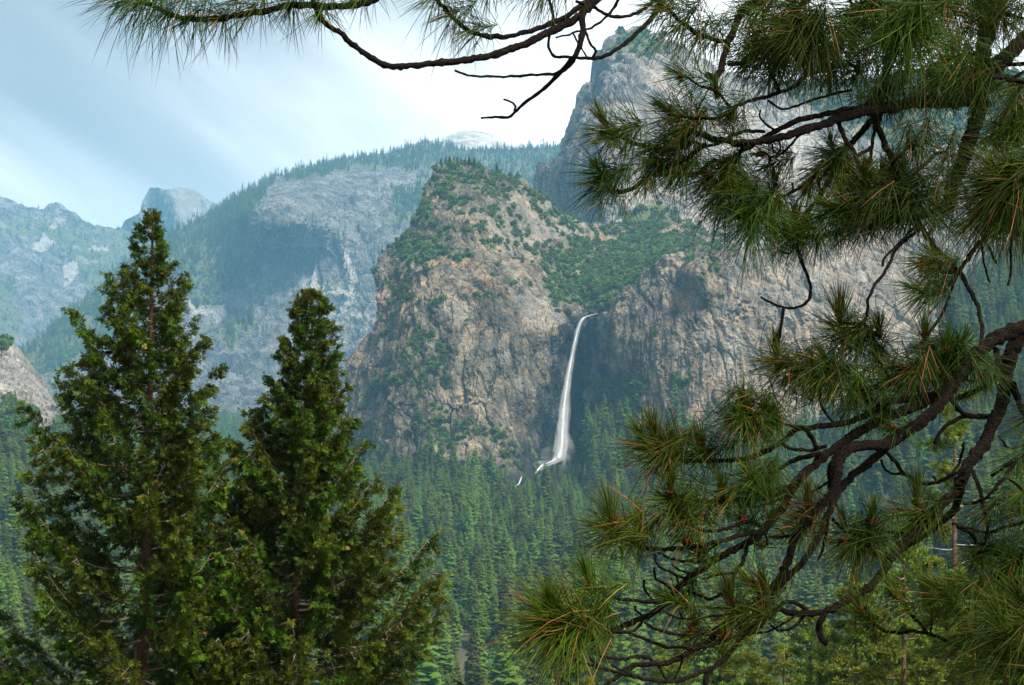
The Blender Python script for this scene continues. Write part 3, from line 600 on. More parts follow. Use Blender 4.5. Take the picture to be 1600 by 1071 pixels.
for k, (x, y, rx, rz, D) in enumerate([(868, 714, 22, 14, 1950), (852, 726, 17, 9, 1925), (884, 700, 14, 24, 1965), (872, 735, 26, 12, 1935)]):
    c = at(np.array(float(x)), np.array(float(y)), float(D)); s = D / FPX
    V, F = blob(c, (rx * s, 14, rz * s), k + 3)
    link('spray', close_mesh(mesh_np('spray', V, F, [m], smooth=True)), kind='stuff', label='white spray drifting at the foot of the waterfall')

# ---------------------------------------------------------------- haze
m, t = mat('haze'); g = G(t)
HAZE_DENSITY, HAZE_COLOR = 0.00008, (0.22, 0.53, 0.79, 1)
pv = g.n('ShaderNodeVolumePrincipled', {'Color': HAZE_COLOR, 'Density': HAZE_DENSITY, 'Anisotropy': 0.0}); g.n('ShaderNodeOutputMaterial', {'Volume': pv.outputs[0]})

x0, x1, y0, y1, z0, z1 = -11200, 11200, -300, 14300, -200, 1500
V = [(x, y, z) for x in (x0, x1) for y in (y0, y1) for z in (z0, z1)]
link('haze', mesh_np('haze', V, np.array([(0, 1, 3, 2), (4, 6, 7, 5), (0, 4, 5, 1), (2, 3, 7, 6), (0, 2, 6, 4), (1, 5, 7, 3)]), [m]), kind='stuff', label='blue summer haze filling the valley air')
# ---------------------------------------------------------------- tree and shrub meshes for the middle distance
rng = np.random.RandomState(7)
def conifer_mesh(seed, wide=0.14, nwh=44, spire=0.9, gap=0.0, droop=0.35):
    """unit height; returns trunk mesh, crown mesh data (verts, faces)"""
    rs = np.random.RandomState(seed); V = []; F = []
    for k in range(nwh):
        zf = 0.10 + 0.89 * (k + rs.rand() * 0.8) / nwh
        r = wide * (1 - zf) ** spire * (0.75 + 0.5 * rs.rand()) + 0.006
        if zf < 0.25: r *= 0.55 + 1.6 * (zf - 0.1) 
        nb = 7 if zf < 0.8 else 5
        a0 = rs.rand() * 6.28
        for b in range(nb):
            if rs.rand() < gap: continue
            a = a0 + 6.283 * b / nb + rs.uniform(-.3, .3); rr = r * rs.uniform(0.65, 1.15)
            d = np.array([math.cos(a), math.sin(a), 0]); s = np.array([-d[1], d[0], 0])
            up = rs.uniform(-0.05, 0.25) * (0.5 + zf)
            o = np.array([0, 0, zf]); w_ = rr * 0.34
            mid = o + d * rr * 0.55 + np.array([0, 0, rr * (up - droop * 0.3)])
            tip = o + d * rr + np.array([0, 0, rr * (up - droop)])
            n = len(V)
            V += [o + s * w_ * .2, o - s * w_ * .2, mid + s * w_ + np.array([0, 0, -w_ * .5]), mid, mid - s * w_ + np.array([0, 0, -w_ * .5]), tip,
                  mid + d * rr * .15 + s * w_ * 1.1 + np.array([0, 0, -w_ * .9]), mid + d * rr * .15 - s * w_ * 1.1 + np.array([0, 0, -w_ * .9])]
            F += [(n, n + 2, n + 3), (n, n + 3, n + 1), (n + 1, n + 3, n + 4), (n + 2, n + 5, n + 3), (n + 3, n + 5, n + 4), (n + 3, n + 6, n + 5), (n + 3, n + 5, n + 7)]
    return np.array(V), np.array(F)
def tube(path, radii, sides=6, cap=True):
    path = np.asarray(path, float); radii = np.asarray(radii, float); n = len(path)
    tg = np.gradient(path, axis=0); tg /= np.linalg.norm(tg, axis=1, keepdims=True) + 1e-12
    ref = np.array([0.31, 0.17, 0.94]); 
    if abs(tg[0] @ ref) > 0.9: ref = np.array([0.9, 0.3, 0.1])
    V = []; a = np.cross(tg[0], ref); a /= np.linalg.norm(a)
    th = np.linspace(0, 2 * math.pi, sides, endpoint=False)
    for i in range(n):
        a = a - tg[i] * (a @ tg[i]); a /= np.linalg.norm(a) + 1e-12; b = np.cross(tg[i], a)
        r = radii[i] if radii.ndim == 1 else radii[i][:, None]
        V.append(path[i] + r * (np.cos(th)[:, None] * a + np.sin(th)[:, None] * b))
    V = np.concatenate(V)
    i = np.arange(n - 1)[:, None] * sides; j = np.arange(sides)[None, :]; j2 = (j + 1) % sides
    F = [np.stack([i + j, i + j2, i + sides + j2, i + sides + j], -1).reshape(-1, 4)]
    if cap:
        V = np.vstack([V, path[-1:] + tg[-1:] * radii.reshape(n, -1)[-1].mean() * 0.5]); c = len(V) - 1; k = (n - 1) * sides
        F.append(np.stack([k + j[0], k + j2[0], np.full(sides, c)], -1))
    return V, F
def cat(parts):
    """join several (V, F or [F...]) -> V, [quads, tris]"""
    Vs = []; q = []; t3 = []; o = 0
    for V, F in parts:
        for f in (F if isinstance(F, list) else [F]):
            f = np.asarray(f)
            if not len(f): continue
            (q if f.shape[1] == 4 else t3).append(f + o)
        Vs.append(V); o += len(V)
    r = []
    if q: r.append(np.concatenate(q))
    if t3: r.append(np.concatenate(t3))
    return np.concatenate(Vs), r
def leafy_blob(seed, n=170, r=(1, 1, 0.85), leaf=0.24, base=0.5):
    rs = np.random.RandomState(seed); V = []; F = []
    lob = rs.normal(size=(6, 3)); lob /= np.linalg.norm(lob, axis=1)[:, None]; lob *= 0.48; lob[:, 2] *= 0.7
    for k in range(n):
        c = lob[rs.randint(6)]; d = rs.normal(size=3); d /= np.linalg.norm(d); p = (c + d * rs.uniform(0.42, 0.56)) * np.array(r) + np.array([0, 0, base])
        if p[2] < 0.0: p[2] = abs(p[2]) * 0.3
        nrm = d + rs.normal(size=3) * 0.5; nrm /= np.linalg.norm(nrm)
        a = np.cross(nrm, rs.normal(size=3)); a /= np.linalg.norm(a); b = np.cross(nrm, a); s = leaf * rs.uniform(0.5, 1.2)
        i = len(V); V += [p + a * s, p + b * s * .8 + nrm * s * .2, p - a * s, p - b * s * .8 - nrm * s * .1]; F.append((i, i + 1, i + 2, i + 3))
    return np.array(V), np.array(F)
trunk_unit = tube([(0, 0, 0), (0, 0, .5), (0, 0, 1.0)], [.011, .007, .001], 6)
TR_ME = mesh_np('conifer_trunk', trunk_unit[0], trunk_unit[1], [M_TRUNK])
CONS = []
for s, (wd, sp, gp, dr) in enumerate([(.17, .72, 0, .35), (.21, .8, .05, .3), (.15, .66, .08, .4), (.23, .75, .12, .2), (.18, .6, .2, .3)]):
    V, F = conifer_mesh(100 + s, wd, 46, sp, gp, dr); CONS.append((V, F))
CR_ME = [mesh_np('conifer_crown', V, F, [M_CONIFER]) for V, F in CONS]
TREE_ME = []
for V, F in CONS:
    v, f = cat([(V, F), trunk_unit]); nq = len(f[0]); mi = np.r_[np.ones(nq), np.zeros(len(F)), np.ones(len(f[1]) - len(F))]
    TREE_ME.append(mesh_np('conifer_whole', v, f, [M_CONIFER, M_TRUNK], mi=mi))
FAR_ME = [mesh_np('conifer_far', *conifer_mesh(200 + s, wd, 20, sp, 0.05, .3), [M_CONIFER]) for s, (wd, sp) in enumerate([(.20, .75), (.23, .7), (.17, .65)])]
OAK = []
for s in range(3):
    V, F = leafy_blob(300 + s, 420, (.36, .36, .42), .055, .55); OAK.append((V, F))
OAK_ME = [mesh_np('oak_crown', V, F, [M_OAK]) for V, F in OAK]
SHRUB_ME = [mesh_np('shrub_clump', *leafy_blob(400 + s, 110, (.5, .5, .42), .15, .3), [M_SHRUB]) for s in range(4)]
def scatter(name, pts, scl, vari, meshes, **props):
    """one object whose points carry instances of the given meshes"""
    col = bpy.data.collections.new(name + '_kinds')
    for i, me in enumerate(meshes):
        o = bpy.data.objects.new('%s_%02d' % (me.name, i), me); col.objects.link(o)
    me = bpy.data.meshes.new(name); n = len(pts)
    me.vertices.add(n); me.vertices.foreach_set('co', np.asarray(pts, np.float32).ravel())
    a = me.attributes.new('sc', 'FLOAT_VECTOR', 'POINT'); a.data.foreach_set('vector', np.asarray(scl, np.float32).ravel())
    a = me.attributes.new('vi', 'INT', 'POINT'); a.data.foreach_set('value', np.asarray(vari, np.int32))
    a = me.attributes.new('rz', 'FLOAT_VECTOR', 'POINT'); rr = np.zeros((n, 3)); rr[:, 2] = rng.rand(n) * 6.28; rr[:, :2] = rng.normal(size=(n, 2)) * 0.02
    a.data.foreach_set('vector', rr.astype(np.float32).ravel())
    o = link(name, me, **props)
    ng = bpy.data.node_groups.new(name + '_nodes', 'GeometryNodeTree')
    ng.interface.new_socket('Geometry', in_out='INPUT', socket_type='NodeSocketGeometry')
    ng.interface.new_socket('Geometry', in_out='OUTPUT', socket_type='NodeSocketGeometry')
    gi = ng.nodes.new('NodeGroupInput'); go = ng.nodes.new('NodeGroupOutput')
    ip = ng.nodes.new('GeometryNodeInstanceOnPoints'); ci = ng.nodes.new('GeometryNodeCollectionInfo')
    ci.inputs['Collection'].default_value = col; ci.inputs['Separate Children'].default_value = True; ci.inputs['Reset Children'].default_value = True
    def na(nm, ty):
        q = ng.nodes.new('GeometryNodeInputNamedAttribute'); q.data_type = ty; q.inputs['Name'].default_value = nm; return q.outputs['Attribute']
    ng.links.new(gi.outputs[0], ip.inputs['Points']); ng.links.new(ci.outputs[0], ip.inputs['Instance'])
    ip.inputs['Pick Instance'].default_value = True
    ng.links.new(na('vi', 'INT'), ip.inputs['Instance Index']); ng.links.new(na('rz', 'FLOAT_VECTOR'), ip.inputs['Rotation']); ng.links.new(na('sc', 'FLOAT_VECTOR'), ip.inputs['Scale'])
    ng.links.new(ip.outputs[0], go.inputs[0])
    md = o.modifiers.new('scatter', 'NODES'); md.node_group = ng
    return o
# ---- valley forest
pts = []
for (ya, yb, cell) in ((300, 1200, 11.5), (1200, 2200, 12.0), (2200, 3600, 14.0), (3600, 6000, 19.0)):
    yy = np.arange(ya, yb, cell)
    for y_ in yy:
        hw = 0.36 * y_ + 90
        xx = np.arange(-hw, hw, cell); pts.append(np.stack([xx + rng.uniform(-.5, .5, len(xx)) * cell, y_ + rng.uniform(-.5, .5, len(xx)) * cell], -1))
pts = np.concatenate(pts)
z = ground_h(pts[:, 0], pts[:, 1])
# keep off the rock masses: only where the ground is in front of the cliffs
dens = fbm(np.stack([pts[:, 0], pts[:, 1], 0 * z], -1) / 60, 3, 0.5, 61)
big = fbm(np.stack([pts[:, 0], pts[:, 1], 0 * z], -1) / 160, 3, 0.5, 62)
keep = (rng.rand(len(pts)) < 0.78 + 0.5 * dens)
pts, z, dens, big = pts[keep], z[keep], dens[keep], big[keep]
P3 = np.c_[pts, z - 0.5]
X, Yp = to_px(P3 + np.array([0, 0, 30]))
# drop points that lie far outside the view and points behind the cliff fronts
fr = (X > -260) & (X < 1860) & (Yp < 1250)
P3, dens, big, X, Yp = P3[fr], dens[fr], big[fr], X[fr], Yp[fr]
sz = np.clip(31 + 20 * big + rng.normal(size=len(P3)) * 8.5, 11, 54)
isoak = (rng.rand(len(P3)) < 0.10 + 0.5 * sstep(0.05, 0.35, -dens)) 
isoak |= (P3[:, 1] < 620) & (rng.rand(len(P3)) < 0.35)
sz = np.where(isoak, rng.uniform(12, 22, len(P3)), sz)
# individual trees: the ones that show largest in the frame
inview = (X > 0) & (X < 1600) & (Yp < 1068) & (Yp > 600)
score = np.where(inview & ~isoak, sz / P3[:, 1], 0)
# trees hidden behind the two cedars show little
hid = ((X > 60) & (X < 640) & (Yp > 760)) | ((X > 180) & (X < 300) & (Yp > 600)) | ((X > 430) & (X < 540))
score = np.where(hid, score * 0.3, score)
order = np.argsort(-score)[:290]
solo = np.zeros(len(P3), bool); solo[order] = True
def where_words(x, y):
    far = 'near the cliffs ' if y < 775 else ('in mid valley ' if y < 900 else 'low in the frame ')
    for lim, a in ((60, 'at the left edge, beyond the taller cedar'), (230, 'behind the taller cedar, left of its stem'), (360, 'behind the taller cedar, right of its stem'), (480, 'between the two cedars'), (600, 'just right of the shorter cedar tip'), (690, 'beside the skirt of the shorter cedar'),
                   (760, 'in the gap right of the cedars'), (830, 'left of the lowest cascades'), (900, 'under the waterfall'), (970, 'under the right side of the gully'), (1060, 'seen past the leftmost pine tufts'), (1150, 'behind the sprigs of the lower bough'), (1250, 'behind the crossing lower boughs'),
                   (1340, 'behind the thick lower bough'), (1430, 'in the gap under the thick lower bough'), (1520, 'beyond the descending right limb'), (1700, 'at the right edge behind the pine')):
        if x < lim: return far + a
    return far
tone = ['slender', 'broad', 'narrow', 'wide', 'gappy']
for k, i in enumerate(np.where(solo)[0]):
    v = int(rng.randint(5)); s = float(sz[i]); wdt = s * float(rng.uniform(0.75, 1.4))
    o = link('conifer_tree', None, loc=P3[i], label=('%s %s conifer %s' % ('tall' if s > 44 else ('short' if s < 33 else 'middling'), tone[v], where_words(X[i], Yp[i]))), category='conifer', group='conifers rising from the valley forest')
    o.scale = (wdt, wdt, s); o.rotation_euler = (0, 0, float(rng.rand() * 6.28))
    link('trunk', TR_ME, o); link('crown', CR_ME[v], o)
co_ = ~isoak & ~solo
def near(a, lo, hi): return (a[:, 1] >= lo) & (a[:, 1] < hi)
k = co_ & near(P3, 0, 2000)
ws = rng.uniform(0.72, 1.45, len(P3))
SC = np.stack([sz * ws, sz * ws, sz], -1)
scatter('conifer_forest', P3[k], SC[k], rng.randint(0, 5, k.sum()), TREE_ME, kind='stuff', label='dense green conifer forest filling the valley floor')
k = co_ & near(P3, 2000, 9000)
scatter('distant_forest', P3[k], SC[k], rng.randint(0, 3, k.sum()), FAR_ME, kind='stuff', label='hazy far conifer forest under the blue cliffs')
k = isoak
scatter('broadleaf_woods', P3[k], np.repeat(sz[k][:, None], 3, 1), rng.randint(0, 3, k.sum()), OAK_ME, kind='stuff', label='lighter green broadleaf trees mixed through the valley forest')
# ---- growth on the rock masses
def on_rock(rm, prob, jit=1.0, seed=0, n=None):
    """random points on a relief, chance per square metre of surface"""
    rs = np.random.RandomState(seed); W = rm['W']
    du = np.linalg.norm(W[:-1, 1:] - W[:-1, :-1], axis=-1); dv = np.linalg.norm(W[1:, :-1] - W[:-1, :-1], axis=-1)
    pr = prob[:-1, :-1] * du * dv
    hit = rs.rand(*pr.shape) < pr
    i, j = np.where(hit); a, b = rs.rand(len(i), 1), rs.rand(len(i), 1)
    p = W[i, j] * (1 - a) * (1 - b) + W[i + 1, j] * a * (1 - b) + W[i, j + 1] * (1 - a) * b + W[i + 1, j + 1] * a * b
    return p, i, j
def shrubs(key, name, dens, smin, smax, label, meshes=None, thr=0.3, mask=None, seed=1, kind='stuff', tall=1.0):
    rm = RM[key]; v = rm['veg']
    pr = np.clip((v - thr) / (1 - thr), 0, 1) * dens
    if mask is not None: pr = pr * mask(rm['px'], rm['py'])
    p, i, j = on_rock(rm, pr, seed=seed)
    s = smin + (smax * 1.5 - smin) * rng.rand(len(p)) ** 2.2
    scatter(name, p - np.array([0, 0, 0.3]), np.stack([s * rng.uniform(.8, 1.4, len(p)), s * rng.uniform(.8, 1.4, len(p)), s * tall * rng.uniform(.7, 1.5, len(p))], -1), rng.randint(0, len(meshes or SHRUB_ME), len(p)), meshes or SHRUB_ME, kind=kind, label=label)
    return len(p)
cnt = {}
cnt['crag'] = shrubs('crag', 'crag_shrubs', 0.055, 2.8, 7.5, 'green shrubs and small oaks covering the ledges of the crag', thr=0.15, seed=2, mask=lambda x, y: 1.0 * ~((np.abs(x - 865) < 42) & (y > 640) & (y < 765)))
cnt['wall'] = shrubs('wall', 'wall_shrubs', 0.035, 4.5, 9, 'shrubs and trees rooted in the cliff right of the falls', thr=0.3, seed=3, mask=lambda x, y: (x < 1500) * (x > 925) * 1.0)
cnt['foot'] = shrubs('foot', 'buttress_shrubs', 0.03, 5, 9, 'dark shrubs at the foot of the left buttress', seed=4)
cnt['tower'] = shrubs('tower', 'tower_shrubs', 0.008, 6, 12, 'trees and shrubs on the ledges of the high granite tower', thr=0.35, seed=5)
cnt['mid'] = shrubs('mid', 'plateau_forest', 0.0024, 16, 30, 'hazy blue conifer forest along the far plateau and its ledges', FAR_ME, thr=0.5, seed=6, mask=lambda x, y: 1.0 * (x < 900))
cnt['north'] = shrubs('north', 'far_ledge_trees', 0.0014, 14, 26, 'hazy trees on the far left cliffs', FAR_ME, thr=0.5, seed=7)
cnt['cap'] = shrubs('cap', 'summit_forest', 0.0028, 15, 28, 'hazy conifers around the bald summit', FAR_ME, thr=0.5, seed=8)
cnt['dome'] = shrubs('dome', 'dome_trees', 0.001, 20, 30, 'tiny hazy trees at the foot of the great dome', FAR_ME, thr=0.5, seed=9)
cnt['slope'] = shrubs('wall', 'slope_forest', 0.012, 22, 38, 'blue green conifers climbing the shaded slope at the right', TREE_ME, thr=0.45, seed=10, mask=lambda x, y: 1.0 * ((x > 1440) | (y > 690)))
cnt['talus'] = shrubs('crag', 'talus_trees', 0.008, 14, 28, 'conifers climbing the talus under the crag', TREE_ME, thr=0.3, seed=12, mask=lambda x, y: 1.0 * ((y > 722) & (x < 790) | (y > 735) & (x > 905)))
# skyline trees on the plateau rim: rows of conifers along the far edge
W = RM['mid']['W'][-2]; px = RM['mid']['px'][-2]
q = W[(px > 180) & (px < 900)]; t_ = rng.rand(520) * (len(q) - 1); i_ = t_.astype(int)
pp = q[i_] + (q[np.minimum(i_ + 1, len(q) - 1)] - q[i_]) * (t_ - i_)[:, None] + rng.normal(size=(520, 3)) * np.array([8, 40, 3])
s = rng.uniform(13, 34, 520)
scatter('rim_trees', pp - np.array([0, 0, 4]), np.stack([s, s, s], -1), rng.randint(0, 3, 520), FAR_ME, kind='stuff', label='row of tiny conifers on the skyline of the far plateau')
# lone pines on the summit and shoulder of the crag: things of their own
SUM = [(684, 268), (690, 262), (697, 258), (703, 256), (709, 254), (714, 253), (720, 254), (727, 256), (733, 257), (741, 260), (748, 262), (775, 272), (784, 275), (806, 284), (672, 290), (664, 306), (643, 352), (598, 398), (636, 372), (651, 338), (812, 418), (1110, 424)]
rmc = RM['crag']; fx, fy = rmc['px'].ravel(), rmc['py'].ravel(); fW = rmc['W'].reshape(-1, 3)
for k, (x, y) in enumerate(SUM):
    i = int(np.argmin((fx - x) ** 2 + (fy - y) ** 2)); p = fW[i] - np.array([0, 0, 0.8]); s = float(rng.uniform(11, 17)); v = k % 5
    wh = 'crowning the rounded top of the crag' if k < 11 else ('on the shoulder right of the crag top' if k < 14 else ('on the steep left edge of the crag' if k < 20 else ('on the brushy slope above the falls' if k == 20 else 'in a cleft of the wall right of the falls')))
    o = link('crag_pine', None, loc=p, label='small dark pine ' + wh, category='pine', group='small pines on the crag')
    o.scale = (s * 1.3, s * 1.3, s); o.rotation_euler = (0, 0, k)
    link('trunk', TR_ME, o); link('crown', CR_ME[v], o)
print('COUNTS', cnt, 'trees', len(P3), 'time', time.time() - T0)
# ---------------------------------------------------------------- the two incense cedars
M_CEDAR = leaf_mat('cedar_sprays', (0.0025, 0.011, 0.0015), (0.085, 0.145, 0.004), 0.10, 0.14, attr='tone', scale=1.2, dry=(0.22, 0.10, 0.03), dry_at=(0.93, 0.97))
M_CBARK = bark_mat('cedar_bark', (0.12, 0.06, 0.035), (0.26, 0.15, 0.09), scale=9, stretch=0.15, bump=0.02)
M_TWIG = bark_mat('dry_twig', (0.20, 0.14, 0.10), (0.42, 0.33, 0.26), scale=20, bump=0.004)
def sprays(P, Dn, size, rs, tone, nl=9):
    """flat fan-shaped cedar sprays at points P heading along Dn; every spray is a rib of narrow leaflets"""
    n = len(P)
    rnd = rs.normal(size=(n, 3)); side = np.cross(Dn, rnd); side /= np.linalg.norm(side, axis=1)[:, None] + 1e-9
    up = np.cross(side, Dn)
    V = []; T = []
    for k in range(nl):
        f = (k + 0.4) / nl; sgn = 1 if k % 2 else -1
        ang = (0.95 - 0.85 * f) * sgn if k < nl - 1 else 0.0
        ang = ang + rs.uniform(-.2, .2, n)
        base = P + Dn * (size * 0.8 * f)[:, None]
        d = Dn * np.cos(ang)[:, None] + side * np.sin(ang)[:, None] + up * rs.uniform(-.3, .3, (n, 1))
        ln = size * (0.62 - 0.25 * f) * rs.uniform(.7, 1.3, n); w_ = ln * 0.17
        sd = -Dn * np.sin(ang)[:, None] + side * np.cos(ang)[:, None]
        a = base; b = base + d * (ln * .5)[:, None] + sd * w_[:, None] + up * (w_ * rs.uniform(-1, 1, n))[:, None]
        c = base + d * ln[:, None]; e = base + d * (ln * .5)[:, None] - sd * w_[:, None]
        V.append(np.stack([a, b, c, e], 1)); T.append(np.repeat((tone + rs.uniform(-.1, .1, n))[:, None], 4, 1))
    V = np.stack(V, 1).reshape(-1, 3); T = np.stack(T, 1).ravel()
    return V, np.arange(len(V)).reshape(-1, 4), T
def cedar(axis, D, prof, ground, seed, n_b, label):
    """axis: photo pixels of the stem from tip down; prof: y, left half-width, right half-width"""
    rs = np.random.RandomState(seed)
    ax = smooth_path([(x, y, 0) for x, y in axis], 60)
    stem = np.array([at(np.array(x), np.array(y), D) for x, y, _ in ax])
    # carry the stem on down to the slope below the frame
    bot = np.array([[stem[-1, 0] + 0.1, D, ground + (stem[-1, 2] - ground) * (1 - t)] for t in (0.33, 0.66, 1.03)])
    stem = np.vstack([stem, bot]); root_p = stem[-1].copy()
    root = link('cedar_tree', None, loc=root_p, label=label, category='cedar', group='tall incense cedars')
    H = stem[0, 2] - stem[-1, 2]
    zz = (stem[:, 2] - stem[-1, 2]) / H
    rad = 0.012 + 0.20 * (1 - zz) ** 0.95
    V, F = tube(stem[::-1] - root_p, rad[::-1], 10)
    link('trunk', mesh_np('cedar_trunk', V, F, [M_CBARK], smooth=True), root)
    prof = np.array(prof, float); s_px = D / FPX
    _, ytop = to_px(stem[0]); 
    ys_ = np.r_[np.linspace(axis[0][1] + 5, 1100, n_b) , np.linspace(1110, 1500, 22)]
    yy = axis[0][1] + (ys_ - axis[0][1]) ** 1.0
    gold = 2.39996; a0 = rs.rand() * 6
    for k, y in enumerate(yy):
        i = np.interp(y, to_px(stem)[1], np.arange(len(stem))); i0 = int(min(i, len(stem) - 2)); c = stem[i0] + (stem[i0 + 1] - stem[i0]) * (i - i0)
        az = a0 + gold * k + rs.uniform(-.3, .3)
        ca = math.cos(az); lw = np.interp(y, prof[:, 0], prof[:, 1]); rw = np.interp(y, prof[:, 0], prof[:, 2])
        wpx = rw if ca > 0 else lw; wpx = wpx * abs(ca) + (lw + rw) / 2 * (1 - abs(ca))
        Lb = max(0.05, wpx * s_px * rs.choice([0.7, 0.88, 1.0, 1.06]) * rs.uniform(.9, 1.06) - 0.08)
        el = 0.75 - 0.42 * min(1, Lb / 2.2) + rs.uniform(-.12, .12)
        d = np.array([math.cos(az), math.sin(az), 0]); n = 12; t = np.linspace(0, 1, n)
        sag = 0.35 * Lb * rs.uniform(.6, 1.2)
        zc = np.sin(el) * Lb * t - sag * np.sin(t * math.pi * 0.9) * 0.6 + 0.22 * Lb * t ** 3
        side = np.array([-d[1], d[0], 0]) * rs.uniform(-.12, .12) * Lb
        path = c + d * (Lb * t)[:, None] + side * (t ** 2)[:, None]; path[:, 2] += zc
        r0 = 0.006 + 0.010 * Lb
        parts = [tube(path - root_p, r0 * (1 - t * 0.85), 5)]
        # secondary twigs with sprays
        SP = []; SD = []; ST = []
        m_ = int(7 + 14 * Lb)
        for q in range(m_):
            tt = 0.22 + 0.78 * (q + rs.rand()) / m_
            if tt < 0.45 and rs.rand() < 0.3: continue
            j = min(int(tt * (n - 1)), n - 2); p0 = path[j] + (path[j + 1] - path[j]) * (tt * (n - 1) - j)
            sgn = 1 if q % 2 else -1
            dir_ = d * rs.uniform(.35, 1.0) + np.array([-d[1], d[0], 0]) * sgn * rs.uniform(.35, 1.0) * (1.15 - 0.7 * tt) + np.array([0, 0, rs.uniform(-.7, .7)])
            dir_ /= np.linalg.norm(dir_)
            ln = (0.13 + 0.17 * Lb) * rs.uniform(.6, 1.2) * (1.15 - 0.5 * tt)
            tw = np.array([p0, p0 + dir_ * ln * .5 + np.array([0, 0, -.02 * ln]), p0 + dir_ * ln + np.array([0, 0, .10 * ln])])
            if Lb > 0.5 and q % 2 == 0: parts.append(tube(tw - root_p, [r0 * .4, r0 * .28, .002], 4, False))
            ns = int(rs.randint(13, 20))
            f = rs.rand(ns) ** 0.75; P = p0 + dir_ * (ln * f)[:, None] + rs.normal(size=(ns, 3)) * 0.024
            P[:, 2] += .10 * ln * f ** 2
            dd = dir_ * 0.9 + rs.normal(size=(ns, 3)) * 0.5 + np.array([0, 0, rs.choice([.45, .1, -.45])]); dd /= np.linalg.norm(dd, axis=1)[:, None]
            SP.append(P); SD.append(dd); ST.append(np.clip(-0.05 + 0.8 * (f * tt) ** 2.0 + 0.32 * rs.rand(ns) ** 2 + (rs.rand(ns) < 0.012) * 0.6, 0, 1))  # paler new growth at tips, plus painted highlights and a darkened crown interior
        P = np.concatenate(SP); dd = np.concatenate(SD); tone = np.concatenate(ST)
        big = float(np.clip(0.065 + 0.05 * Lb, 0.07, 0.125))
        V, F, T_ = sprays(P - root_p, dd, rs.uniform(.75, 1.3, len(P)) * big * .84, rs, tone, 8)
        Vb, Fb = cat(parts)
        b = link('bough', mesh_np('cedar_bough', Vb, Fb, [M_TWIG], smooth=True), root)
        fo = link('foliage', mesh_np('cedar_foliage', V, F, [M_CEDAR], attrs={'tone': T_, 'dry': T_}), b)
g1 = float(ground_h(np.array([-6.4]), np.array([28.0]))[0]); g2 = float(ground_h(np.array([-4.2]), np.array([30.0]))[0])
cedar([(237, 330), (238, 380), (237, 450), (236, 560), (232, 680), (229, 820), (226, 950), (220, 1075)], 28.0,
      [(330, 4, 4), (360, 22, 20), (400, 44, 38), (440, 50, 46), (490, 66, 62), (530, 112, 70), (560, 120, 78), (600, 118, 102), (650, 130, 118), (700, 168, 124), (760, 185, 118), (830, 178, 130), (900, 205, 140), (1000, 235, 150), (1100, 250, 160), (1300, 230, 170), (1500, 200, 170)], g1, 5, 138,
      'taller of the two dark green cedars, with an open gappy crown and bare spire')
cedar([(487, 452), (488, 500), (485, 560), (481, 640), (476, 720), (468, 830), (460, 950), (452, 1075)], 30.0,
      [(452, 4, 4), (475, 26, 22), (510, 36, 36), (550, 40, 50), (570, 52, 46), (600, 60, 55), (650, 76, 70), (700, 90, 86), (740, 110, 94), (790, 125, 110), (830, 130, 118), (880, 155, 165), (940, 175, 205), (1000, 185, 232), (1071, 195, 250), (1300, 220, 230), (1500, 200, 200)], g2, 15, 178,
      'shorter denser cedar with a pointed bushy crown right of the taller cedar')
print('cedars', time.time() - T0)
# ---------------------------------------------------------------- the ponderosa pine whose boughs frame the view
M_NEEDLE = leaf_mat('pine_needles', (0.007, 0.028, 0.002), (0.09, 0.14, 0.006), 0.15, 0.22, attr='tone', scale=6, rough=0.6, dry=(0.28, 0.13, 0.04), dry_at=(0.90, 0.96))
M_PBARK = bark_mat('pine_bark', (0.010, 0.006, 0.0045), (0.030, 0.018, 0.011), scale=42, stretch=1.0, bump=0.009)
M_BUD = bark_mat('pine_bud_scales', (0.11, 0.022, 0.012), (0.26, 0.06, 0.028), scale=90, stretch=1.0, bump=0.001)
TRUNK_X, TRUNK_Y = 3.1, 5.3
tg = float(ground_h(np.array([TRUNK_X]), np.array([TRUNK_Y]))[0])
pine = link('ponderosa_pine', None, loc=(TRUNK_X, TRUNK_Y, tg), label='large pine with dark twisting boughs and long needles framing the view', category='pine tree')
PR = np.array([TRUNK_X, TRUNK_Y, tg])
tp_ = np.array([(TRUNK_X, TRUNK_Y, tg - .3), (TRUNK_X - .03, TRUNK_Y, tg + 1.5), (TRUNK_X + .05, TRUNK_Y + .03, tg + 4), (TRUNK_X, TRUNK_Y, tg + 8), (TRUNK_X + .1, TRUNK_Y, tg + 13)])
V, F = tube(smooth_path(tp_, 60) - PR, 0.36 - 0.016 * np.linspace(0, 13, 60), 18)
link('trunk', mesh_np('pine_trunk', V, F, [M_PBARK], smooth=True), pine)
